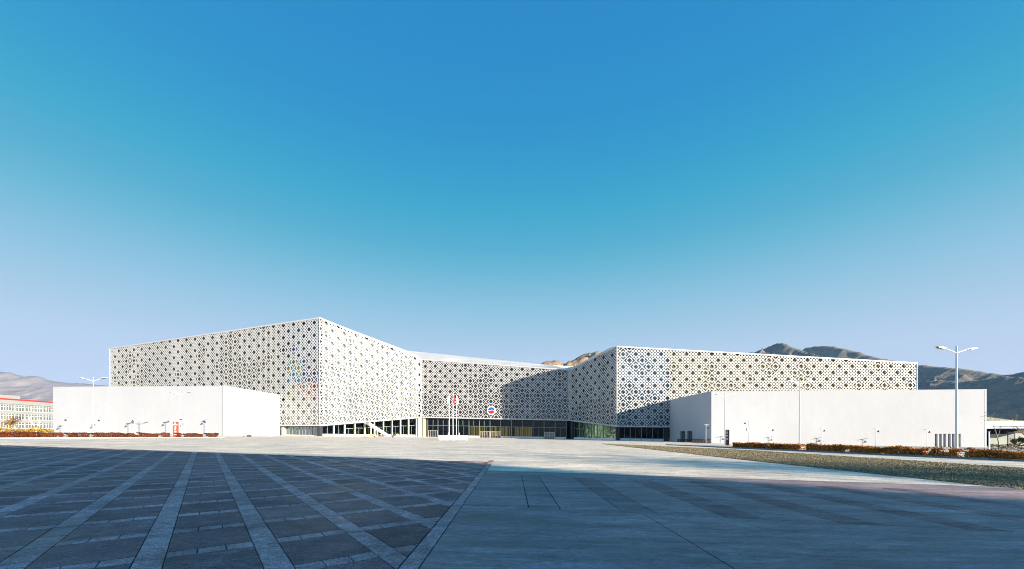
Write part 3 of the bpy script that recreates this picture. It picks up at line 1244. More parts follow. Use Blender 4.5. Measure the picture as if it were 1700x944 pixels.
def block(root, p0, p1, p2, p3, openings_front=(), openings_side=(), side_first=False):
    pts = [p0, p1, p2, p3]
    for i in range(4):
        a, b = pts[i], pts[(i + 1) % 4]
        d = Vector((b.x - a.x, b.y - a.y))
        Lw = d.length
        u = d / Lw
        n = Vector((u.y, -u.x))
        ops = openings_front if i == 0 else (openings_side if i == 3 else ())
        # wall with real recessed openings: columns between openings
        cuts = [0.0]
        mb = MB()

        def P(t, dd, z):
            return (a.x + u.x * t + n.x * dd, a.y + u.y * t + n.y * dd, z)

        def zt(t):
            return a.z + (b.z - a.z) * t / Lw

        def seg(t0, t1, zl=None, zh=None):
            mb.hexa([P(t0, 0, zl if zl is not None else -4), P(t1, 0, zl if zl is not None else -4), P(t1, -0.5, zl if zl is not None else -4), P(t0, -0.5, zl if zl is not None else -4),
                     P(t0, 0, zh if zh is not None else zt(t0)), P(t1, 0, zh if zh is not None else zt(t1)), P(t1, -0.5, zh if zh is not None else zt(t1)), P(t0, -0.5, zh if zh is not None else zt(t0))])
        t = 0.0
        for (o0, o1, z0, z1) in ops:
            seg(t, o0)
            seg(o0, o1, z1, None)
            seg(o0, o1, -4, z0)
            t = o1
        seg(t, Lw)
        mb.build('wall', 'plaster', root)
        for (o0, o1, z0, z1) in ops:
            fr = MB()
            fr.hexa([P(o0, -0.42, z0), P(o1, -0.42, z0), P(o1, -0.48, z0), P(o0, -0.48, z0), P(o0, -0.42, z1), P(o1, -0.42, z1), P(o1, -0.48, z1), P(o0, -0.48, z1)])
            dr = fr.build('doorway', 'dark', root)
            for q in (0.12, 0.5, 0.88):
                bm2 = MB()
                c = o0 + (o1 - o0) * q
                bm2.hexa([P(c - .05, -0.36, z0), P(c + .05, -0.36, z0), P(c + .05, -0.42, z0), P(c - .05, -0.42, z0), P(c - .05, -0.36, z1), P(c + .05, -0.36, z1), P(c + .05, -0.42, z1), P(c - .05, -0.42, z1)])
                bm2.build('door_bar', 'steel_grey', dr)
    # coping along the top
    mb = MB()
    mb.poly([(q.x, q.y, q.z - 0.05) for q in pts])
    mb.build('roof', 'plaster', root)
    for i in range(4):
        a, b = pts[i], pts[(i + 1) % 4]
        d = Vector((b.x - a.x, b.y - a.y)).normalized()
        n = Vector((d.y, -d.x)) * 0.06
        m_ = Vector((-d.y, d.x)) * 0.56
        mb = MB()
        c = [Vector((a.x, a.y)) + n, Vector((b.x, b.y)) + n, Vector((b.x, b.y)) + m_, Vector((a.x, a.y)) + m_]
        zz_ = [a.z, b.z, b.z, a.z]
        mb.hexa([(c[q].x, c[q].y, zz_[q] + 0.002) for q in range(4)] + [(c[q].x, c[q].y, zz_[q] + 0.09) for q in range(4)])
        mb.build('coping', 'trim', root)


block(la, lb[0], lb[1], lb[2], lb[2] + (lb[0] - lb[1]))
J, K, Lr = W(1112, 664, 20.95), W(1181, 649.5, 27.0), W(1638, 646.8, 28.5)
ra = annex('annex_building', 'blank white annex block behind the rust hedge with dark doorways near its right end', None)


def along(a, b, px):
    """distance along wall a-b seen at a photo column"""
    k_ = (px - 850) / F
    d = Vector((b.x - a.x, b.y - a.y))
    Lw = d.length
    u = d / Lw
    return (k_ * a.y - a.x) / (u.x - k_ * u.y)


ofr = []
for x0, x1 in ((1552, 1556.6), (1559.3, 1563.8), (1566, 1570.8), (1573.8, 1578.4), (1580.3, 1584.8), (1591, 1595)):
    t0, t1 = along(K, Lr, x0), along(K, Lr, x1)
    ym = F * M / 28.2
    ofr.append((t0, t1, EYE + (HY - 741.5) * ym / F, EYE + (HY - 719.8) * ym / F))
osd = []
back4 = J + (Lr - K)
for x0, x1 in ((1140.5, 1149.2), (1129.2, 1137.3)):
    t0, t1 = along(back4, back4, x0) if False else (0, 0), 0
    # side wall runs from J (far) to K (near): it is wall index 3 reversed, so measure from J
    d = Vector((K.x - J.x, K.y - J.y))
for x0, x1 in ((1129.2, 1137.3), (1140.5, 1149.2)):
    t0, t1 = along(J, K, x0), along(J, K, x1)
    tm = (t0 + t1) / 2
    d = Vector((K.x - J.x, K.y - J.y))
    yy = J.y + d.y / d.length * tm
    osd.append((t0, t1, EYE + (HY - 735.5) * yy / F, EYE + (HY - 715.4) * yy / F))
block(ra, K, Lr, back4, J, ofr, osd)

# ================================================================= ROUND EMBLEM
f = F3
t = f.at_px(816)
pr = f.P + f.u * t
emb_y = pr.y
s = emb_y / F
zc = EYE + (HY - 681.3) * s
rad = 7.6 * s
ex, ey, _ = f.pt(t, 0.25, 0)
emblem = thing('emblem_sign', 'round white sign with a blue and red disc split by a white wave', 'sign', (ex, ey, zc), math.atan2(f.u.y, f.u.x))


def disc(r, y0, y1, n=40, poly=None):
    mb = MB()
    pts = poly or [(r * math.cos(2 * math.pi * i / n), r * math.sin(2 * math.pi * i / n)) for i in range(n)]
    mb.poly([(x, y1, z) for x, z in pts])
    m_ = len(pts)
    for i in range(m_):
        p, q = pts[i], pts[(i + 1) % m_]
        mb.poly([(p[0], y1, p[1]), (p[0], y0, p[1]), (q[0], y0, q[1]), (q[0], y1, q[1])])
    mb.poly([(x, y0, z) for x, z in reversed(pts)])
    return mb


disc(rad, 0.05, -0.2).build('sign_plate', 'white', emblem)
ri = rad * 0.72


def wave(x, off):
    u = x / ri
    return ri * (off + 0.22 * math.exp(-((u - 0.12) / 0.42) ** 2) + 0.05 * math.sin(u * 5))


def seg_poly(off, upper):
    xs_ = [-ri + 2 * ri * i / 30 for i in range(31)]
    arc, wv = [], []
    for x in xs_:
        h = math.sqrt(max(ri * ri - x * x, 0))
        zz_ = wave(x, off)
        zz_ = max(-h, min(h, zz_))
        wv.append((x, zz_))
        arc.append((x, h if upper else -h))
    return (wv + arc[::-1]) if upper else (arc + wv[::-1])


def cleanp(pp):
    outp = []
    for q in pp:
        if not outp or (abs(q[0] - outp[-1][0]) + abs(q[1] - outp[-1][1])) > 1e-4:
            outp.append(q)
    return outp


disc(0, -0.21, -0.26, poly=cleanp(seg_poly(0.02, True))).build('blue_segment', 'blue', emblem)
disc(0, -0.21, -0.26, poly=cleanp(seg_poly(-0.16, False))).build('red_segment', 'crimson', emblem)

# ================================================================= MOUNTAINS


def interp(pts, x):
    if x <= pts[0][0]:
        return pts[0][1]
    for (x0, y0), (x1, y1) in zip(pts, pts[1:]):
        if x <= x1:
            return y0 + (y1 - y0) * (x - x0) / (x1 - x0)
    return pts[-1][1]


def ridge_y(Yf, x):
    (xa, Ya), (xb, Yb) = Yf
    ka, kb, k_ = (xa - 850) / F, (xb - 850) / F, (x - 850) / F
    Xa, Xb = ka * Ya, kb * Yb
    # the ray X = k Y meets the straight ridge line in plan
    dx, dy = Xb - Xa, Yb - Ya
    t = (k_ * Ya - Xa) / (dx - k_ * dy)
    return Ya + dy * t


def mountain(name, ridge, Yf, foot, mat, n=220, m=44, rough=0.10, seed=0, bumpiness=1.0, fr=1.6):
    """ridge: (px, py) list, Yf: (px, distance) list, foot: horizontal vector from ridge to foot"""
    x0, x1 = ridge[0][0], ridge[-1][0]
    verts, faces = [], []
    for i in range(n + 1):
        x = x0 + (x1 - x0) * i / n
        Y = ridge_y(Yf, x)
        y = interp(ridge, x) + 1.6 * bumpiness * (noise.noise(Vector((x * 0.09, seed, 1))) + 0.5 * noise.noise(Vector((x * 0.27, seed, 4))))
        top = Vector(((x - 850) * Y / F, Y, EYE + (HY - y) * Y / F))
        for j in range(m + 1):
            v = j / m
            q = top + Vector((foot[0], foot[1], 0)) * v
            z = top.z * (1 - v) ** 1.15 + (-40) * v
            env = math.sin(math.pi * min(v * 1.15, 1)) ** 0.8
            sp = noise.ridged_multi_fractal(Vector((q.x * 0.0016 * fr + seed, q.y * 0.0016 * fr, seed)), 0.9, 2.1, 6, 1.0, 2.0) - 1.1
            sp2 = noise.fractal(Vector((q.x * 0.008 * fr, q.y * 0.008 * fr, seed + 3)), 0.8, 2.0, 5)
            z += env * top.z * (rough * 1.6 * sp + rough * 0.7 * sp2)
            verts.append((q.x + env * 60 / fr * sp2, q.y, z))
    w_ = m + 1
    for i in range(n):
        for j in range(m):
            faces.append((i * w_ + j, (i + 1) * w_ + j, (i + 1) * w_ + j + 1, i * w_ + j + 1))
    # back slope
    nb = len(verts)
    for i in range(n + 1):
        t_ = Vector(verts[i * w_])
        verts.append((t_.x - foot[0] * 0.8, t_.y - foot[1] * 0.8, -60))
    for i in range(n):
        faces.append((i * w_, nb + i, nb + i + 1, (i + 1) * w_))
    me = bpy.data.meshes.new(name)
    me.from_pydata(verts, [], faces)
    bm = bmesh.new()
    bm.from_mesh(me)
    bmesh.ops.recalc_face_normals(bm, faces=bm.faces)
    bm.to_mesh(me)
    bm.free()
    o = obj(name, me, mat, smooth=True)
    o['kind'] = 'structure'
    return o


mountain('mountain', [(-500, 630), (-250, 608), (-60, 612), (0, 617), (20, 619), (40, 625), (62, 623.5), (80, 631), (105, 635), (140, 636.5), (180, 640), (260, 650), (420, 672)],
         [(-500, 3900), (420, 4600)], (300, -2300), 'rock_haze', seed=3, rough=0.035)
mountain('mountain', [(760, 680), (840, 640), (890, 609), (903, 600), (912, 598.5), (920, 597), (928, 601), (938, 603), (950, 598), (965, 589.5), (978, 585.5), (990, 583), (1003, 584), (1030, 586), (1100, 600), (1200, 640)],
         [(760, 1700), (1200, 1800)], (-250, -900), 'rock_tan', seed=9, rough=0.12, bumpiness=1.6, fr=3.0, m=70)
mountain('mountain', [(1150, 640), (1235, 590), (1258, 583), (1278, 574.5), (1290, 569.5), (1299, 569), (1316, 576), (1342, 585), (1380, 596), (1480, 612)],
         [(1150, 3400), (1480, 1993)], (-700, -180), 'rock', seed=14, rough=0.16)
mountain('mountain', [(1290, 600), (1322, 588), (1335, 579), (1350, 575), (1372, 573.5), (1395, 577), (1420, 583), (1450, 592), (1490, 600), (1540, 607), (1600, 612), (1650, 620), (1672, 622.5), (1700, 617), (1790, 605), (1950, 590)],
         [(1290, 3100), (1950, 1488)], (-660, -170), 'rock', seed=21, rough=0.13)
mountain('mountain', [(1440, 668), (1500, 645), (1525, 634.5), (1555, 631), (1600, 633), (1640, 629), (1668, 624), (1700, 627), (1780, 640), (1950, 640)],
         [(1440, 2000), (1950, 1197)], (-370, -95), 'rock', seed=33, rough=0.15)

# ================================================================= LAMPS


def twin_lamp(h, k_=1.0):
    root = thing('street_lamp', '', 'street lamp', (0, 0, 0))
    mb = MB()
    mb.tube([(0, 0, -0.3), (0, 0, h * 0.12), (0, 0, h)], [0.15 * k_, 0.13 * k_, 0.08 * k_], 10)
    mb.build('pole', 'steel', root, smooth=True)
    mb = MB()
    mb.box(-0.3, 0.3, -0.3, 0.3, -0.3, 0.06)
    mb.build('base_plate', 'steel_grey', root)
    for sg in (-1, 1):
        mb = MB()
        mb.tube([(0, 0, h - 0.75), (sg * 0.55, 0, h - 0.55), (sg * 1.35, 0, h - 0.32)], 0.05, 6)
        arm = mb.build('arm', 'steel', root)
        mb = MB()
        # lamp head: flattened tapered shell
        x0, zc_ = sg * 1.3, h - 0.32
        prof = [(0.0, 0.10, 0.06), (0.25, 0.2, 0.11), (0.75, 0.24, 0.13), (1.15, 0.17, 0.08), (1.3, 0.05, 0.03)]
        ring = []
        for d, wd, th in prof:
            base = len(mb.v)
            x = x0 + sg * d
            z = zc_ + d * 0.16
            for q in range(10):
                a = 2 * math.pi * q / 10
                mb.v.append((x, wd * math.cos(a), z + th * math.sin(a) * (1.0 if math.sin(a) > 0 else 0.5)))
            ring.append(base)
        for a, b in zip(ring, ring[1:]):
            for q in range(10):
                r_ = (q + 1) % 10
                mb.f.append((a + q, a + r_, b + r_, b + q))
        mb.f.append(tuple(ring[0] + q for q in range(10)))
        mb.f.append(tuple(ring[-1] + q for q in range(10)))
        hd_ = mb.build('lamp_head', 'steel', root, smooth=True)
        mb = MB()
        xa, xb = sorted((x0 + sg * 0.3, x0 + sg * 1.12))
        mb.hexa([(xa, -0.17, zc_ + abs(xa - x0) * .16 - 0.1), (xb, -0.17, zc_ + abs(xb - x0) * .16 - 0.1), (xb, 0.17, zc_ + abs(xb - x0) * .16 - 0.1), (xa, 0.17, zc_ + abs(xa - x0) * .16 - 0.1),
                 (xa, -0.17, zc_ + abs(xa - x0) * .16 - 0.03), (xb, -0.17, zc_ + abs(xb - x0) * .16 - 0.03), (xb, 0.17, zc_ + abs(xb - x0) * .16 - 0.03), (xa, 0.17, zc_ + abs(xa - x0) * .16 - 0.03)])
        mb.build('lens', 'lens', hd_)
    return root


tall = [(1588, 42.8, 'tall white twin armed street lamp rising nearest on the right before the doorways'),
        (1327.5, 69, 'white twin armed street lamp before the middle of the right annex wall'),
        (1203.5, 92, 'thin twin armed street lamp beside the dark brown upright board'),
        (155, 66, 'tall twin armed street lamp in front of the left hedge breaking the skyline'),
        (299.5, 89, 'white twin armed street lamp close to the red upright sign')]
lampA = None
for i, (x, Y, lab) in enumerate(tall):
    q = GY(x, Y)
    if i in (0, 3):
        lampA = twin_lamp(11.9 if i == 0 else 10.2, 1.0 if i == 0 else 0.55)
        lampA.location = q
        lampA['label'] = lab
        lampA['group'] = 'tall twin armed street lamps'
        lampA.rotation_euler = (0, 0, 0.12 if i == 0 else -0.1)
    else:
        dup(lampA, q, lab, group='tall twin armed street lamps')


def garden_lamp(sg):
    root = thing('garden_lamp', '', 'garden lamp')
    mb = MB()
    mb.tube([(0, 0, -0.3), (0, 0, 4.2)], [0.05, 0.04], 8)
    mb.build('post', 'steel', root, smooth=True)
    mb = MB()
    T = Matrix.Rotation(-0.12 * (1 if sg > 0 else -2.6), 4, 'Y')
    mb.box(-0.52 if sg > 0 else -0.34, 0.52 if sg > 0 else 0.34, -0.4 if sg > 0 else -0.25, 0.4 if sg > 0 else 0.25, -0.03, 0.03, lambda x, y, z: tuple(T @ Vector((x, y, z)) + Vector((0, 0, 4.28))))
    mb.build('solar_panel', 'steel_grey', root)
    mb = MB()
    mb.tube([(0, 0, 3.95), (sg * 0.35, 0, 4.0), (sg * 0.6, 0, 3.9)], 0.025, 6)
    mb.build('arm', 'steel', root)
    mb = MB()
    mb.tube([(sg * 0.6, 0, 3.42), (sg * 0.6, 0, 3.5), (sg * 0.6, 0, 3.75), (sg * 0.6, 0, 3.92)], [0.24, 0.24, 0.10, 0.03], 10)
    mb.build('lamp_shade', 'black', root, smooth=True)
    return root


gl_l = [(112.6, 'small solar lamp leftmost of the row before the left white wall'),
        (168, 'small solar lamp just right of the tall lamp before the left wall'),
        (224, 'small solar lamp midway along the left white wall'),
        (283.2, 'small solar lamp just left of the red upright sign'),
        (343.5, 'small solar lamp nearest the right corner of the left white wall')]
gl_r = [(1172, 84, 'small solar lamp before the shaded end of the right annex'),
        (1279.2, 99.5, 'small solar lamp between the camera pole and the middle street lamp'),
        (1364.5, 98.5, 'small solar lamp just right of the middle street lamp'),
        (1454, 97.3, 'small solar lamp standing alone before the right white wall'),
        (1539, 96.2, 'small solar lamp beside the row of dark doorways')]
p = garden_lamp(-1)
for i, (x, lab) in enumerate(gl_l):
    q = GY(x, 102.5)
    if i == 0:
        p.location = q
        p['label'] = lab
        p['group'] = 'small solar garden lamps'
    else:
        dup(p, q, lab, group='small solar garden lamps')
p = garden_lamp(1)
for i, (x, Y, lab) in enumerate(gl_r):
    q = GY(x, Y)
    if i == 0:
        p.location = q
        p['label'] = lab
        p['group'] = 'small solar garden lamps'
    else:
        dup(p, q, lab, group='small solar garden lamps')


def camera_pole(x, Y, h, lab, sg):
    r = thing('camera_pole', lab, 'camera pole', GY(x, Y))
    mb = MB()
    mb.tube([(0, 0, -0.2), (0, 0, h)], [0.09, 0.06], 8)
    mb.build('pole', 'steel', r, smooth=True)
    mb = MB()
    mb.box(sg * 0.3 - 0.2, sg * 0.3 + 0.2, -0.18, 0.1, h * 0.58, h * 0.70)
    mb.build('control_box', 'steel_grey', r)
    mb = MB()
    mb.tube([(0, 0, h * 0.9), (sg * 0.85, 0, h * 0.93)], 0.03, 6)
    mb.build('arm', 'steel', r)
    mb = MB()
    mb.tube([(sg * 0.85, -0.25, h * 0.88), (sg * 0.85, 0.15, h * 0.91)], 0.12, 8)
    mb.build('camera_housing', 'black', r)


camera_pole(1243, 84, 5.2, 'slim camera pole with grey control box right of the brown board', -1)
camera_pole(307, 88, 4.3, 'pale camera pole with small control box right of the red sign', -1)
r = thing('post', 'plain white post beside the right end of the annex', 'post', GY(1642, 68))
mb = MB()
mb.tube([(0, 0, -0.2), (0, 0, 3.2)], 0.09, 8)
mb.build('shaft', 'steel', r)
mb = MB()
mb.tube([(0, 0, 3.2), (0, 0, 3.28)], 0.13, 8)
mb.build('cap', 'steel_grey', r)

# ================================================================= SIGNS
q = GY(291.8, 80)
s = 80 / F
sg_ = thing('totem_sign', 'red upright totem sign with white lettering by the left hedge', 'sign', q, 0.25)
mb = MB()
mb.box(-0.42, 0.42, -0.14, 0.14, -0.2, 3.1)
mb.build('board', 'red', sg_)
mb = MB()
mb.box(-0.36, 0.36, -0.155, -0.141, 2.42, 2.58)
mb.build('white_band', 'white', sg_)


def glyph(mb, cx, cz, w_, strokes, y0, y1):
    for (x0, z0, x1, z1) in strokes:
        mb.box(cx + (x0 - .5) * w_, cx + (x1 - .5) * w_, y0, y1, cz + (z0 - .5) * w_, cz + (z1 - .5) * w_)


GLY = [[(0, .8, 1, .92), (.42, 0, .56, .8), (.1, .4, .9, .52), (.0, 0, 1, .1)],
       [(.1, 0, .24, 1), (0, .62, .36, .74), (.45, .7, 1, .82), (.66, .1, .8, 1), (.45, .3, 1, .42)],
       [(0, .5, .4, .6), (.14, .0, .28, 1), (.5, .05, .62, .9), (.5, .78, 1, .9), (.88, .05, 1, .9), (.5, .4, 1, .5), (.5, .0, 1, .1)]]
for i in range(3):
    mb = MB()
    glyph(mb, 0.0, 2.05 - i * 0.46, 0.36, GLY[i], -0.155, -0.141)
    mb.build('character', 'white', sg_)
mb = MB()
glyph(mb, -0.02, 2.85, 0.34, [(0.0, 0.2, .9, .5), (0.2, .5, .6, .85)], -0.155, -0.141)
mb.build('symbol', 'white', sg_)
mb = MB()
mb.tube([(0, -0.155, 0.52), (0, -0.141, 0.52)], 0.16, 14)
mb.build('round_mark', 'white', sg_)

q = GY(1207.5, 77.5)
sg2 = thing('board_sign', 'dark brown upright board with orange edge beside the rust hedge', 'sign', q, -0.5)
mb = MB()
mb.box(-0.36, 0.3, -0.1, 0.1, -0.2, 3.1)
mb.build('board', 'brown', sg2)
mb = MB()
mb.box(0.302, 0.36, -0.13, 0.13, -0.2, 3.14)
mb.build('edge_board', 'orange', sg2)
for i in range(3):
    mb = MB()
    glyph(mb, -0.04, 2.5 - i * 0.6, 0.34, GLY[i], -0.115, -0.101)
    mb.build('character', 'white', sg2)
mb = MB()
glyph(mb, -0.04, 2.95, 0.3, [(0, 0, 1, .3)], -0.115, -0.101)
mb.build('symbol', 'white', sg2)

# ================================================================= FLAGPOLES AND FENCE
for i, (x, mt, lab, top) in enumerate(((746, 'blue', 'left flagpole before the entrance with a limp pale flag', 656), (752, 'redcloth', 'middle flagpole before the entrance with a limp red flag', 654.5),
                                       (757.7, 'white', 'right flagpole before the entrance with a limp white flag', 657))):
    Y = 93
    q = GY(x, Y)
    h = EYE + (HY - top) * Y / F - q.z
    r = thing('flagpole', lab, 'flagpole', q, group='three flagpoles before the entrance')
    mb = MB()
    mb.tube([(0, 0, -0.1), (0, 0, h)], [0.10, 0.06], 10)
    mb.build('pole', 'steel', r, smooth=True)
    mb = MB()
    mb.tube([(0, 0, h), (0, 0, h + 0.1), (0, 0, h + 0.2)], [0.05, 0.11, 0.02], 8)
    mb.build('finial', 'steel', r)
    # limp flag: folded cloth hanging down the pole
    mb = MB()
    nx, nz = 10, 14
    hgt = 1.6 if i == 1 else 1.3
    for a in range(nz + 1):
        for b in range(nx + 1):
            u, v = b / nx, a / nz
            wd = 0.34 * (0.35 + 0.65 * math.sin(v * 2.2 + 0.4))
            sx = -1 if i == 0 else 1
            xx = sx * (0.1 + u * wd)
            yy = 0.14 * math.sin(u * 11 + i * 1.7) * (0.4 + v)
            mb.v.append((xx, yy, h - 0.25 - v * hgt + u * 0.35 * (1 - v) - u * 0.5))
    for a in range(nz):
        for b in range(nx):
            n = a * (nx + 1) + b
            mb.f.append((n, n + 1, n + nx + 2, n + nx + 1))
    fl = mb.build('flag', mt if i != 0 else 'white', r, smooth=True)
    if i == 2:
        pass
q0, q1 = GY(729.4, 90), GY(772.8, 90)
fw = (q1 - q0).length
fr_ = thing('low_fence', 'low white panelled fence round the flagpole plinth', 'fence', q0)
mb = MB()
mb.box(0, 0, 0, 0, 0, 0)
np_ = 4
xs_ = [0, fw * 0.255, fw * 0.55, fw * 0.845, fw]
for sidey in (0, 3.4):
    for i in range(4):
        a, b = xs_[i] + 0.12, xs_[i + 1] - 0.12
        mb = MB()
        if b > a:
            mb.box(a, b, sidey - 0.06, sidey + 0.06, 0.0, 0.85)
            mb.build('fence_panel', 'white', fr_)
    for x in xs_:
        mb = MB()
        mb.box(x - 0.1, x + 0.1, sidey - 0.12, sidey + 0.12, -0.05, 1.08)
        mb.build('fence_post', 'white', fr_)
for x in (0.0, fw):
    mb = MB()
    mb.box(x - 0.06, x + 0.06, 0.13, 3.27, 0.0, 0.85)
    mb.build('fence_panel', 'white', fr_)
for x in (fw * 0.3, fw * 0.715):
    mb = MB()
    mb.tube([(x, 1.7, 0), (x, 1.7, 1.2), (x, 1.7, 1.75)], [0.2, 0.16, 0.03], 8)
    mb.build('spotlight_post', 'white', fr_)

# ================================================================= SITE CLUTTER BY THE GLASS FRONT
q = GY(617, 118)
bar = thing('wheelbarrow', 'yellow wheelbarrow left by the foot of the white stair', 'wheelbarrow', q, 0.3)
mb = MB()
mb.hexa([(-0.4, -0.25, 0.45), (0.4, -0.25, 0.4), (0.4, 0.25, 0.4), (-0.4, 0.25, 0.45), (-0.65, -0.4, 0.95), (0.75, -0.4, 0.95), (0.75, 0.4, 0.95), (-0.65, 0.4, 0.95)])
mb.build('tray', 'yellow', bar)
mb = MB()
mb.tube([(0.85, -0.06, 0.25), (0.85, 0.06, 0.25)], 0.25, 14)
mb.build('wheel', 'black', bar)
for sy in (-0.28, 0.28):
    mb = MB()
    mb.tube([(0.85, sy * 0.3, 0.25), (0, sy, 0.5), (-1.2, sy, 0.75)], 0.035, 6)
    mb.build('handle', 'wood', bar)
    mb = MB()
    mb.tube([(-0.35, sy, 0.5), (-0.4, sy, 0.0)], 0.035, 6)
    mb.build('leg', 'wood', bar)
for x, lab, n in ((600, 'low stack of orange planks lying before the glazed front', 4), (636, 'low stack of brown planks lying right of the white stair', 3)):
    r = thing('plank_stack', lab, 'planks', GY(x, 120), 0.1)
    for i in range(n):
        mb = MB()
        mb.box(-2.2 + R.uniform(-.3, .3), 2.2 + R.uniform(-.3, .3), -0.15 + (i % 2) * 0.32, 0.14 + (i % 2) * 0.32, 0.09 * (i // 2) + 0.002, 0.09 * (i // 2) + 0.085)
        mb.build('plank', 'orange' if x == 600 else 'wood', r)
q = GY(654.5, 121)
hd2 = thing('handcart', 'dark brown handcart tipped against the white plinth', 'handcart', q, 0.4)
mb = MB()
mb.hexa([(-0.5, -0.3, 0.4), (0.5, -0.3, 0.55), (0.5, 0.3, 0.55), (-0.5, 0.3, 0.4), (-0.6, -0.35, 0.95), (0.6, -0.35, 1.2), (0.6, 0.35, 1.2), (-0.6, 0.35, 0.95)])
mb.build('tray', 'brown', hd2)
mb = MB()
mb.tube([(-0.4, -0.08, 0.28), (-0.4, 0.08, 0.28)], 0.28, 12)
mb.build('wheel', 'black', hd2)
mb = MB()
mb.tube([(0.4, -0.3, 0.7), (1.2, -0.3, 1.45)], 0.04, 6)
mb.build('handle', 'wood', hd2)
mb = MB()
mb.tube([(0.4, 0.3, 0.7), (1.2, 0.3, 1.45)], 0.04, 6)
mb.build('handle', 'wood', hd2)
for k_, (x, lab, dk) in enumerate(((404.5, 'single dark rubble lump lying before the sunlit annex end', 1), (413.5, 'larger pair of dark rubble lumps lying before the sunlit annex end', 2), (448, 'small pale rubble lump lying left of the glazed corner', 0))):
    mb = MB()
    for q_ in range(1 if dk == 1 else 3):
        n = len(mb.v)
        ox = (q_ - 1) * 0.35 if dk != 1 else 0
        rr = 0.2 + 0.1 * (dk == 2)
        for lat, rd, z in ((0, 1.0, 0.0), (1, 0.85, rr * 0.8), (2, 0.3, rr * 1.3)):
            for a in range(7):
                t = a / 7 * 6.283
                g = rr * rd * R.uniform(0.75, 1.25)
                mb.v.append((ox + g * math.cos(t), g * math.sin(t), z))
        for l_ in range(2):
            for a in range(7):
                b = (a + 1) % 7
                mb.f.append((n + l_ * 7 + a, n + l_ * 7 + b, n + (l_ + 1) * 7 + b, n + (l_ + 1) * 7 + a))
        mb.f.append(tuple(n + 14 + a for a in range(7)))
    o = mb.build('rubble_heap', 'brown' if dk else 'plaster', loc=GY(x, 100))
    tag(o, lab, 'rubble')

# ================================================================= HEDGES, SHRUBS, TREES


def leaves(mb, n, fpos, size, up=0.3):
    for _ in range(n):
        c = fpos()
        if c is None:
            continue
        s_ = size * R.uniform(0.6, 1.3)
        d = Vector((R.uniform(-1, 1), R.uniform(-1, 1), R.uniform(-1, 1) + up)).normalized()
        a = d.orthogonal().normalized()
        a.rotate(Matrix.Rotation(R.uniform(0, 6.28), 3, d))
        b = d.cross(a)
        a *= s_
        b *= s_ * 0.5
        n0 = len(mb.v)
        mb.v += [tuple(c - a), tuple(c - b), tuple(c + a), tuple(c + b)]
        mb.f.append((n0, n0 + 1, n0 + 2, n0 + 3))


def hedge(label, a, b, depth, h, mat, dens, size=0.11, ragged=0.25, seed=0, name='hedge'):
    d = b - a
    Lh = Vector((d.x, d.y)).length
    u = Vector((d.x, d.y, 0)).normalized()
    n = Vector((-u.y, u.x, 0))
    if n.y < 0:
        n = -n
    root = thing(name, label, 'hedge', a)

    def fpos():
        t = R.uniform(0, Lh)
        hh = h * (0.9 + 0.25 * noise.noise(Vector((t * 0.5 + seed, seed, 0))) + 0.12 * noise.noise(Vector((t * 2.3, seed, 5))))
        face = R.random()
        if face < 0.5:
            dd = R.uniform(0, 0.18) * depth
            z = R.uniform(0.02, 1) * hh
        elif face < 0.85:
            dd = R.uniform(0, 1) * depth
            z = hh * R.uniform(0.85, 1.0) + (R.random() ** 4) * ragged * h
        else:
            dd = R.uniform(0, 1) * depth
            z = R.uniform(0.05, 1) * hh
        if noise.noise(Vector((t * 1.1, z * 1.7, seed + 2))) < -0.42:
            return None
        q = u * t + n * dd
        return Vector((q.x, q.y, z - SL * (q.x)))
    mb = MB()
    leaves(mb, int(dens * Lh), fpos, size)
    mb.build('foliage', mat, root, kind='stuff')
    mb = MB()
    t = 0.2
    while t < Lh:
        q = u * t + n * depth * R.uniform(0.25, 0.6)
        mb.tube([(q.x, q.y, -0.1 - SL * q.x), (q.x + R.uniform(-.15, .15), q.y, h * 0.55), (q.x + R.uniform(-.25, .25), q.y + R.uniform(-.1, .1), h * R.uniform(0.9, 1.2))], [0.02, 0.014, 0.006], 4, False)
        t += 0.45
    mb.build('stems', 'bark', root, kind='stuff')
    return root


KO = knor * 0.45
hr = [(1212, 1322, 'rust coloured clipped hedge between the brown board and the middle street lamp'),
      (1333, 1581, 'long rust coloured clipped hedge between the middle and the nearest street lamps'),
      (1595, 1760, 'rust coloured clipped hedge right of the nearest street lamp')]


def kpt(px):
    k_ = (px - 850) / F
    t = (k_ * k0.y - k0.x) / (kdir.x - k_ * kdir.y)
    v = k0 + kdir * t
    return Vector((v.x, v.y, gz(v.x)))


for i, (x0, x1, lab) in enumerate(hr):
    hedge(lab, kpt(x0) + KO, kpt(x1) + KO, 1.3, 0.8, 'leaf_rust', 1000, 0.10, seed=i * 7.3 + 1)


def hpt(px, off=0.4):
    k_ = (px - 850) / F
    t = (k_ * h0.y - h0.x) / (hd.x - k_ * hd.y)
    v = h0 + hd * t + hn * off
    return Vector((v.x, v.y, gz(v.x)))


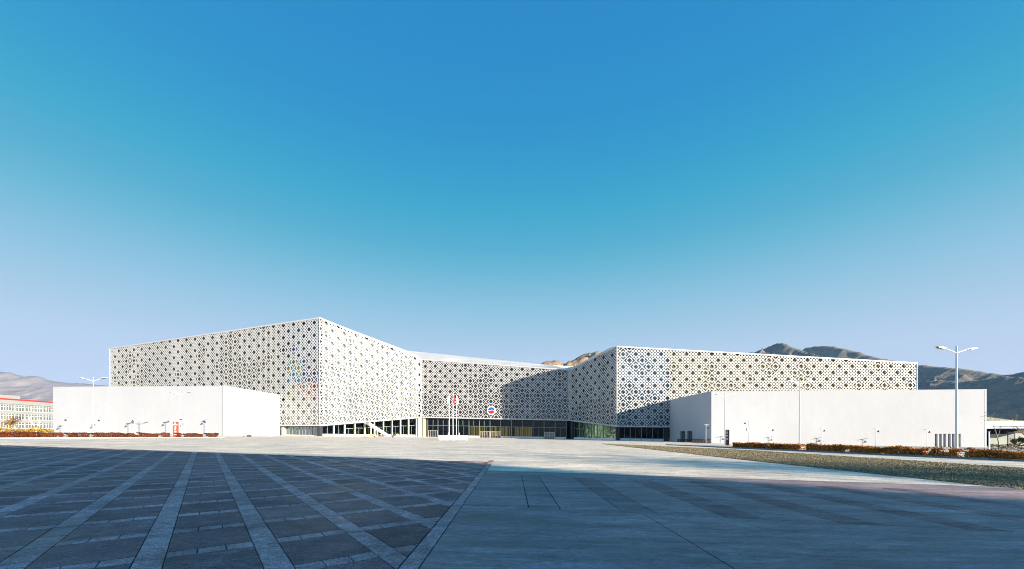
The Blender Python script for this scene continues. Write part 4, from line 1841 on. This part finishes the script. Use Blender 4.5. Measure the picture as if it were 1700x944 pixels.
hl_ = [(-40, 109, 'red clipped hedge along the kerb at the far left'), (116, 152, 'short red clipped hedge just left of the left tall lamp'),
       (158.5, 286, 'red clipped hedge between the left tall lamp and the red sign'), (297, 304, 'tiny red hedge piece between the red sign and the camera pole'), (309, 340, 'short red hedge right of the pale camera pole'),
       (345.5, 366, 'red hedge end fading to straw near the annex corner')]
for i, (x0, x1, lab) in enumerate(hl_):
    hedge(lab, hpt(x0), hpt(x1), 1.0, 0.88, 'leaf_red', 750, 0.10, ragged=0.1, seed=40 + i * 3.1)
hedge('golden shrub row rising behind the far left red hedge', hpt(-40, 2.2), hpt(108, 2.2), 1.6, 1.35, 'leaf_gold', 260, 0.13, ragged=0.45, seed=77, name='shrub_row')
hedge('low brown hedge at the foot of the shaded annex end right of its doorways', GY(1149.5, 100), GY(1180, 98), 0.8, 1.1, 'leaf_brown', 260, 0.1, seed=91)
hedge('low dark shrubs under the two shaded doorways', GY(1124, 118), GY(1147, 112), 0.8, 0.9, 'leaf_brown', 200, 0.1, seed=95)
hedge('dim brown hedge in front of the silver canopy pavilion', GY(1645, 78), GY(1760, 74), 0.9, 1.0, 'leaf_brown', 260, 0.1, seed=99)


def tree(name, label, loc, h, spread, trunk_r, bark, leafm, nleaf, leafsize, seed, levels=3, first=0.35, group=None):
    rr = random.Random(seed)
    root = thing(name, label, 'tree', loc, group=group)
    mb = MB()
    tips = []

    def branch(p, d, length, r, lev):
        pts, rads = [p.copy()], [r]
        q = p.copy()
        dd = d.copy()
        for s_ in range(3):
            dd = (dd + Vector((rr.uniform(-.2, .2), rr.uniform(-.2, .2), rr.uniform(-.02, .15)))).normalized()
            q = q + dd * length / 3
            pts.append(q.copy())
            rads.append(r * (1 - 0.25 * (s_ + 1)))
        mb.tube(pts, rads, 6 if lev < 2 else 4, False)
        tips.append(q)
        if lev < levels:
            for _ in range(rr.choice((2, 3, 3))):
                k_ = rr.uniform(0.4, 1)
                st = pts[1].lerp(pts[-1], k_)
                a = rr.uniform(0, 6.28)
                nd = (dd + Vector((math.cos(a), math.sin(a), rr.uniform(0.0, 0.5))) * spread).normalized()
                branch(st, nd, length * rr.uniform(0.5, 0.7), r * 0.5, lev + 1)
    branch(Vector((0, 0, -0.2)), Vector((rr.uniform(-.05, .05), 0, 1)), h * 0.55, trunk_r, 0)
    mb.build('trunk', bark, root)
    if nleaf:
        cm = MB()
        tt = [t for t in tips if t.z > h * first]

        def fpos():
            t = rr.choice(tt)
            s_ = h * 0.07
            return t + Vector((rr.gauss(0, s_), rr.gauss(0, s_), rr.gauss(0, s_)))
        leaves(cm, nleaf, fpos, leafsize)
        cm.build('crown', leafm, root, kind='stuff')
    return root


tree('young_tree', 'small dark leafed tree behind the golden shrubs at far left', GY(9, 75), 3.6, 0.7, 0.06, 'bark', 'leaf_brown', 700, 0.12, 5)
tree('bare_tree', 'bare white trunked tree before the dark shaded corner at far left', GY(60.5, 72), 4.6, 0.9, 0.10, 'bark_white', 'leaf_gold', 40, 0.1, 8)
tree('bare_tree', 'thin bare sapling beside the dark leafed tree at far left', GY(22, 74), 3.4, 0.8, 0.04, 'bark', 'leaf_gold', 60, 0.1, 13)
tree('bare_tree', 'bare pale yellow tree before the silver canopy pavilion', GY(1658, 84), 8.6, 0.85, 0.14, 'bark', 'leaf_gold', 120, 0.12, 21)
tree('bare_tree', 'bare pale tree at the right edge before the pavilion', GY(1704, 84), 8.0, 0.9, 0.13, 'bark', 'leaf_gold', 100, 0.12, 26)
tree('round_shrub', 'green yellow rounded shrub at the right edge beside the pavilion', GY(1692, 80), 2.6, 1.0, 0.06, 'bark', 'leaf_green', 1500, 0.14, 31, first=0.1)

# ================================================================= SCHOOL-LIKE BUILDING AT FAR LEFT
a = GY(-60, 150)
b = GY(112, 186)
za, zb_ = EYE + (HY - 657) * a.y / F, EYE + (HY - 671.5) * b.y / F
sc = thing('office_block', 'pale three storey block with red roof edge and gridded windows', 'building')
d = Vector((b.x - a.x, b.y - a.y))
Lw = d.length
u = d / Lw
nn = Vector((u.y, -u.x))
zt = (za + zb_) / 2


def PB(t, dd, z):
    return (a.x + u.x * t + nn.x * dd, a.y + u.y * t + nn.y * dd, z)


def bbox(t0, t1, d0, d1, z0, z1, name, mat, par, **kw):
    mb = MB()
    mb.hexa([PB(t0, d1, z0), PB(t1, d1, z0), PB(t1, d0, z0), PB(t0, d0, z0), PB(t0, d1, z1), PB(t1, d1, z1), PB(t1, d0, z1), PB(t0, d0, z1)])
    return mb.build(name, mat, par, **kw)


zg0 = 0.5
bbox(0, Lw, -16, 0, -2, zt, 'wall', 'plaster_warm', sc)
rf = bbox(-0.6, Lw + 0.6, -16.6, 0.7, zt + 0.05, zt + 0.55, 'roof_edge', 'redroof', sc)
bbox(-0.3, Lw + 0.3, 0.01, 0.35, zt - 1.7, zt, 'cornice', 'plaster_warm', sc)
bbox(Lw * 0.28, Lw * 0.56, -9, -3, zt + 0.56, zt + 2.2, 'roof_house', 'plaster_warm', rf)


def tpx(px):
    k_ = (px - 850) / F
    return (k_ * a.y - a.x) / (u.x - k_ * u.y)


for px in (-46, -29, -13, 2.5, 16, 33, 49, 63.5, 78, 92):
    t = tpx(px)
    wd = 1.45
    for row in range(3):
        z1 = zt - 2.2 - row * 3.6
        z0 = z1 - 2.3
        wn = bbox(t - wd, t + wd, 0.005, 0.09, z0, z1, 'window', 'window', sc)
        for q in range(4):
            x = t - wd + 2 * wd * q / 3
            bbox(x - 0.07, x + 0.07, 0.09, 0.16, z0, z1, 'mullion', 'white', wn)
        bbox(t - wd - 0.1, t + wd + 0.1, 0.09, 0.17, z1 - 0.78, z1 - 0.66, 'transom', 'white', wn)
        bbox(t - wd - 0.15, t + wd + 0.15, 0.09, 0.3, z0 - 0.16, z0, 'sill', 'white', wn)
for px in (-38, -21, -5, 9, 25, 41, 56, 71, 85):
    t = tpx(px)
    bbox(t - 0.3, t + 0.3, 0.01, 0.22, -2, zt - 1.72, 'pilaster', 'plaster_warm', sc)
t = tpx(70)
bbox(t - 1.6, t + 1.6, 0.23, 0.3, -1, 4.0, 'door', 'brown', sc)

# ================================================================= PAVILION AT FAR RIGHT
pv = thing('pavilion', 'low pavilion with tan roof and curved silver canopy beyond the annex', 'building')
Yp = 130


def PP(px, py, Y=Yp):
    return Vector(((px - 850) * Y / F, Y, EYE + (HY - py) * Y / F))


mb = MB()
r0, r1, r2 = PP(1600, 688), PP(1676, 688), PP(1696, 699)
r3 = PP(1600, 699)
back_ = Vector((0, 22, 0))
mb.poly([r3, r2, r1 + Vector((-1, 8, 0)), r0 + Vector((0, 8, 0))])
mb.poly([r0 + Vector((0, 8, 0)), r1 + Vector((-1, 8, 0)), r2 + back_, r3 + back_])
mb.poly([r2, r2 + back_, r1 + Vector((-1, 8, 0))])
mb.build('roof', 'tanroof', pv)


def canopy(y0, y1, name, mat, Yc, yoff=0.0, x0=1600, x1=1760, dy=3):
    mb = MB()
    n = 24
    for i in range(n + 1):
        k_ = i / n
        px = x0 + (x1 - x0) * k_
        arc = -2.5 * math.sin(k_ * math.pi) * 0.6
        t_ = PP(px, y0 + arc, Yc)
        b_ = PP(px, y1 + arc, Yc)
        mb.v += [tuple(t_), tuple(b_), tuple(b_ + Vector((0, dy, 0))), tuple(t_ + Vector((0, dy, 0)))]
    for i in range(n):
        a_ = i * 4
        for q in range(4):
            r_ = (q + 1) % 4
            mb.f.append((a_ + q, a_ + r_, a_ + 4 + r_, a_ + 4 + q))
    return mb.build(name, mat, pv)


canopy(700, 703, 'canopy', 'silver', 122, dy=14)
canopy(704, 708.5, 'canopy', 'silver', 120, dy=14)
canopy(709.5, 712.5, 'canopy_edge', 'bluepaint', 119, dy=12)
mb = MB()
p0, p1 = PP(1600, 712, 128), PP(1760, 712, 128)
mb.hexa([(p0.x, 128, -4), (p1.x, 128, -4), (p1.x, 128.4, -4), (p0.x, 128.4, -4), (p0.x, 128, p0.z), (p1.x, 128, p0.z), (p1.x, 128.4, p0.z), (p0.x, 128.4, p0.z)])
mb.build('wall', 'interior', pv)
for x0, x1, mt, y0, y1 in ((1674, 1684, 'plaster_warm', 717, 740), (1685.5, 1712, 'curtain_pale', 719, 740), (1643, 1672, 'window', 720, 740)):
    mb = MB()
    p0, p1 = PP(x0, y0, 126), PP(x1, y1, 126)
    mb.hexa([(p0.x, 126, -4), (p1.x, 126, -4), (p1.x, 126.3, -4), (p0.x, 126.3, -4), (p0.x, 126, p0.z), (p1.x, 126, p0.z), (p1.x, 126.3, p0.z), (p0.x, 126.3, p0.z)])
    mb.build('wall_panel' if mt != 'window' else 'window', mt, pv)

# ================================================================= BUILDING AND TREES BEHIND THE PHOTOGRAPHER (they cast the long shadows)
Cn = Vector((157.2, -84.2))
ed = Vector((-0.972, 0.235)).normalized()
pn = Vector((-ed.y, ed.x))
if pn.y > 0:
    pn = -pn
ob = thing('office_building', 'long flat roofed office building behind the photographer whose shadow covers the plaza', 'building')
corner = [Cn, Cn + ed * 120, Cn + ed * 120 + pn * 60, Cn + pn * 60]
HB = 42.1
mb = MB()
mb.hexa([(q.x, q.y, -4) for q in reversed(corner)] + [(q.x, q.y, HB) for q in reversed(corner)])
mb.build('wall', 'plaster_warm', ob)
for fl_ in range(7):
    for i in range(24):
        z0 = 2.5 + fl_ * 4
        t = 2 + i * 4.9
        mb = MB()
        q0_, q1_ = Cn + ed * t - pn * 0.06, Cn + ed * (t + 3) - pn * 0.06
        q2_, q3_ = Cn + ed * (t + 3) + pn * 0.1, Cn + ed * t + pn * 0.1
        cc = [q1_, q0_, q3_, q2_]
        mb.hexa([(q.x, q.y, z0) for q in cc] + [(q.x, q.y, z0 + 2.4) for q in cc])
        mb.build('window', 'curtain', ob)
for k_, (x, y, h, lab) in enumerate(((83, -22.5, 21, 'tall bare poplar beside the office building behind the photographer'), (90, -28, 22, 'second tall poplar behind the photographer, farther from the plaza'), (77, -20.5, 17, 'shorter poplar behind the photographer nearest the plaza'))):
    tree('poplar_tree', lab, (x, y, gz(x)), h, 0.45, 0.35, 'bark', 'leaf_brown', 700, 0.33, 60 + k_, first=0.3, group='poplars behind the photographer')

# ================================================================= HAZE (thin mountain air between here and the ranges)
hm = bpy.data.materials.new('haze_air')
hm.use_nodes = True
hn_ = hm.node_tree
hn_.nodes.clear()
ho = hn_.nodes.new('ShaderNodeOutputMaterial')
hv = hn_.nodes.new('ShaderNodeVolumePrincipled')
hv.inputs['Color'].default_value = (0.4, 0.64, 1.0, 1)
hv.inputs['Density'].default_value = HAZE
hv.inputs['Anisotropy'].default_value = 0.0
hn_.links.new(hv.outputs[0], ho.inputs['Volume'])
mb = MB()
mb.box(-6050, 6050, -1550, 6050, -180, 745)
o = mb.build('haze', hm)
o['kind'] = 'stuff'
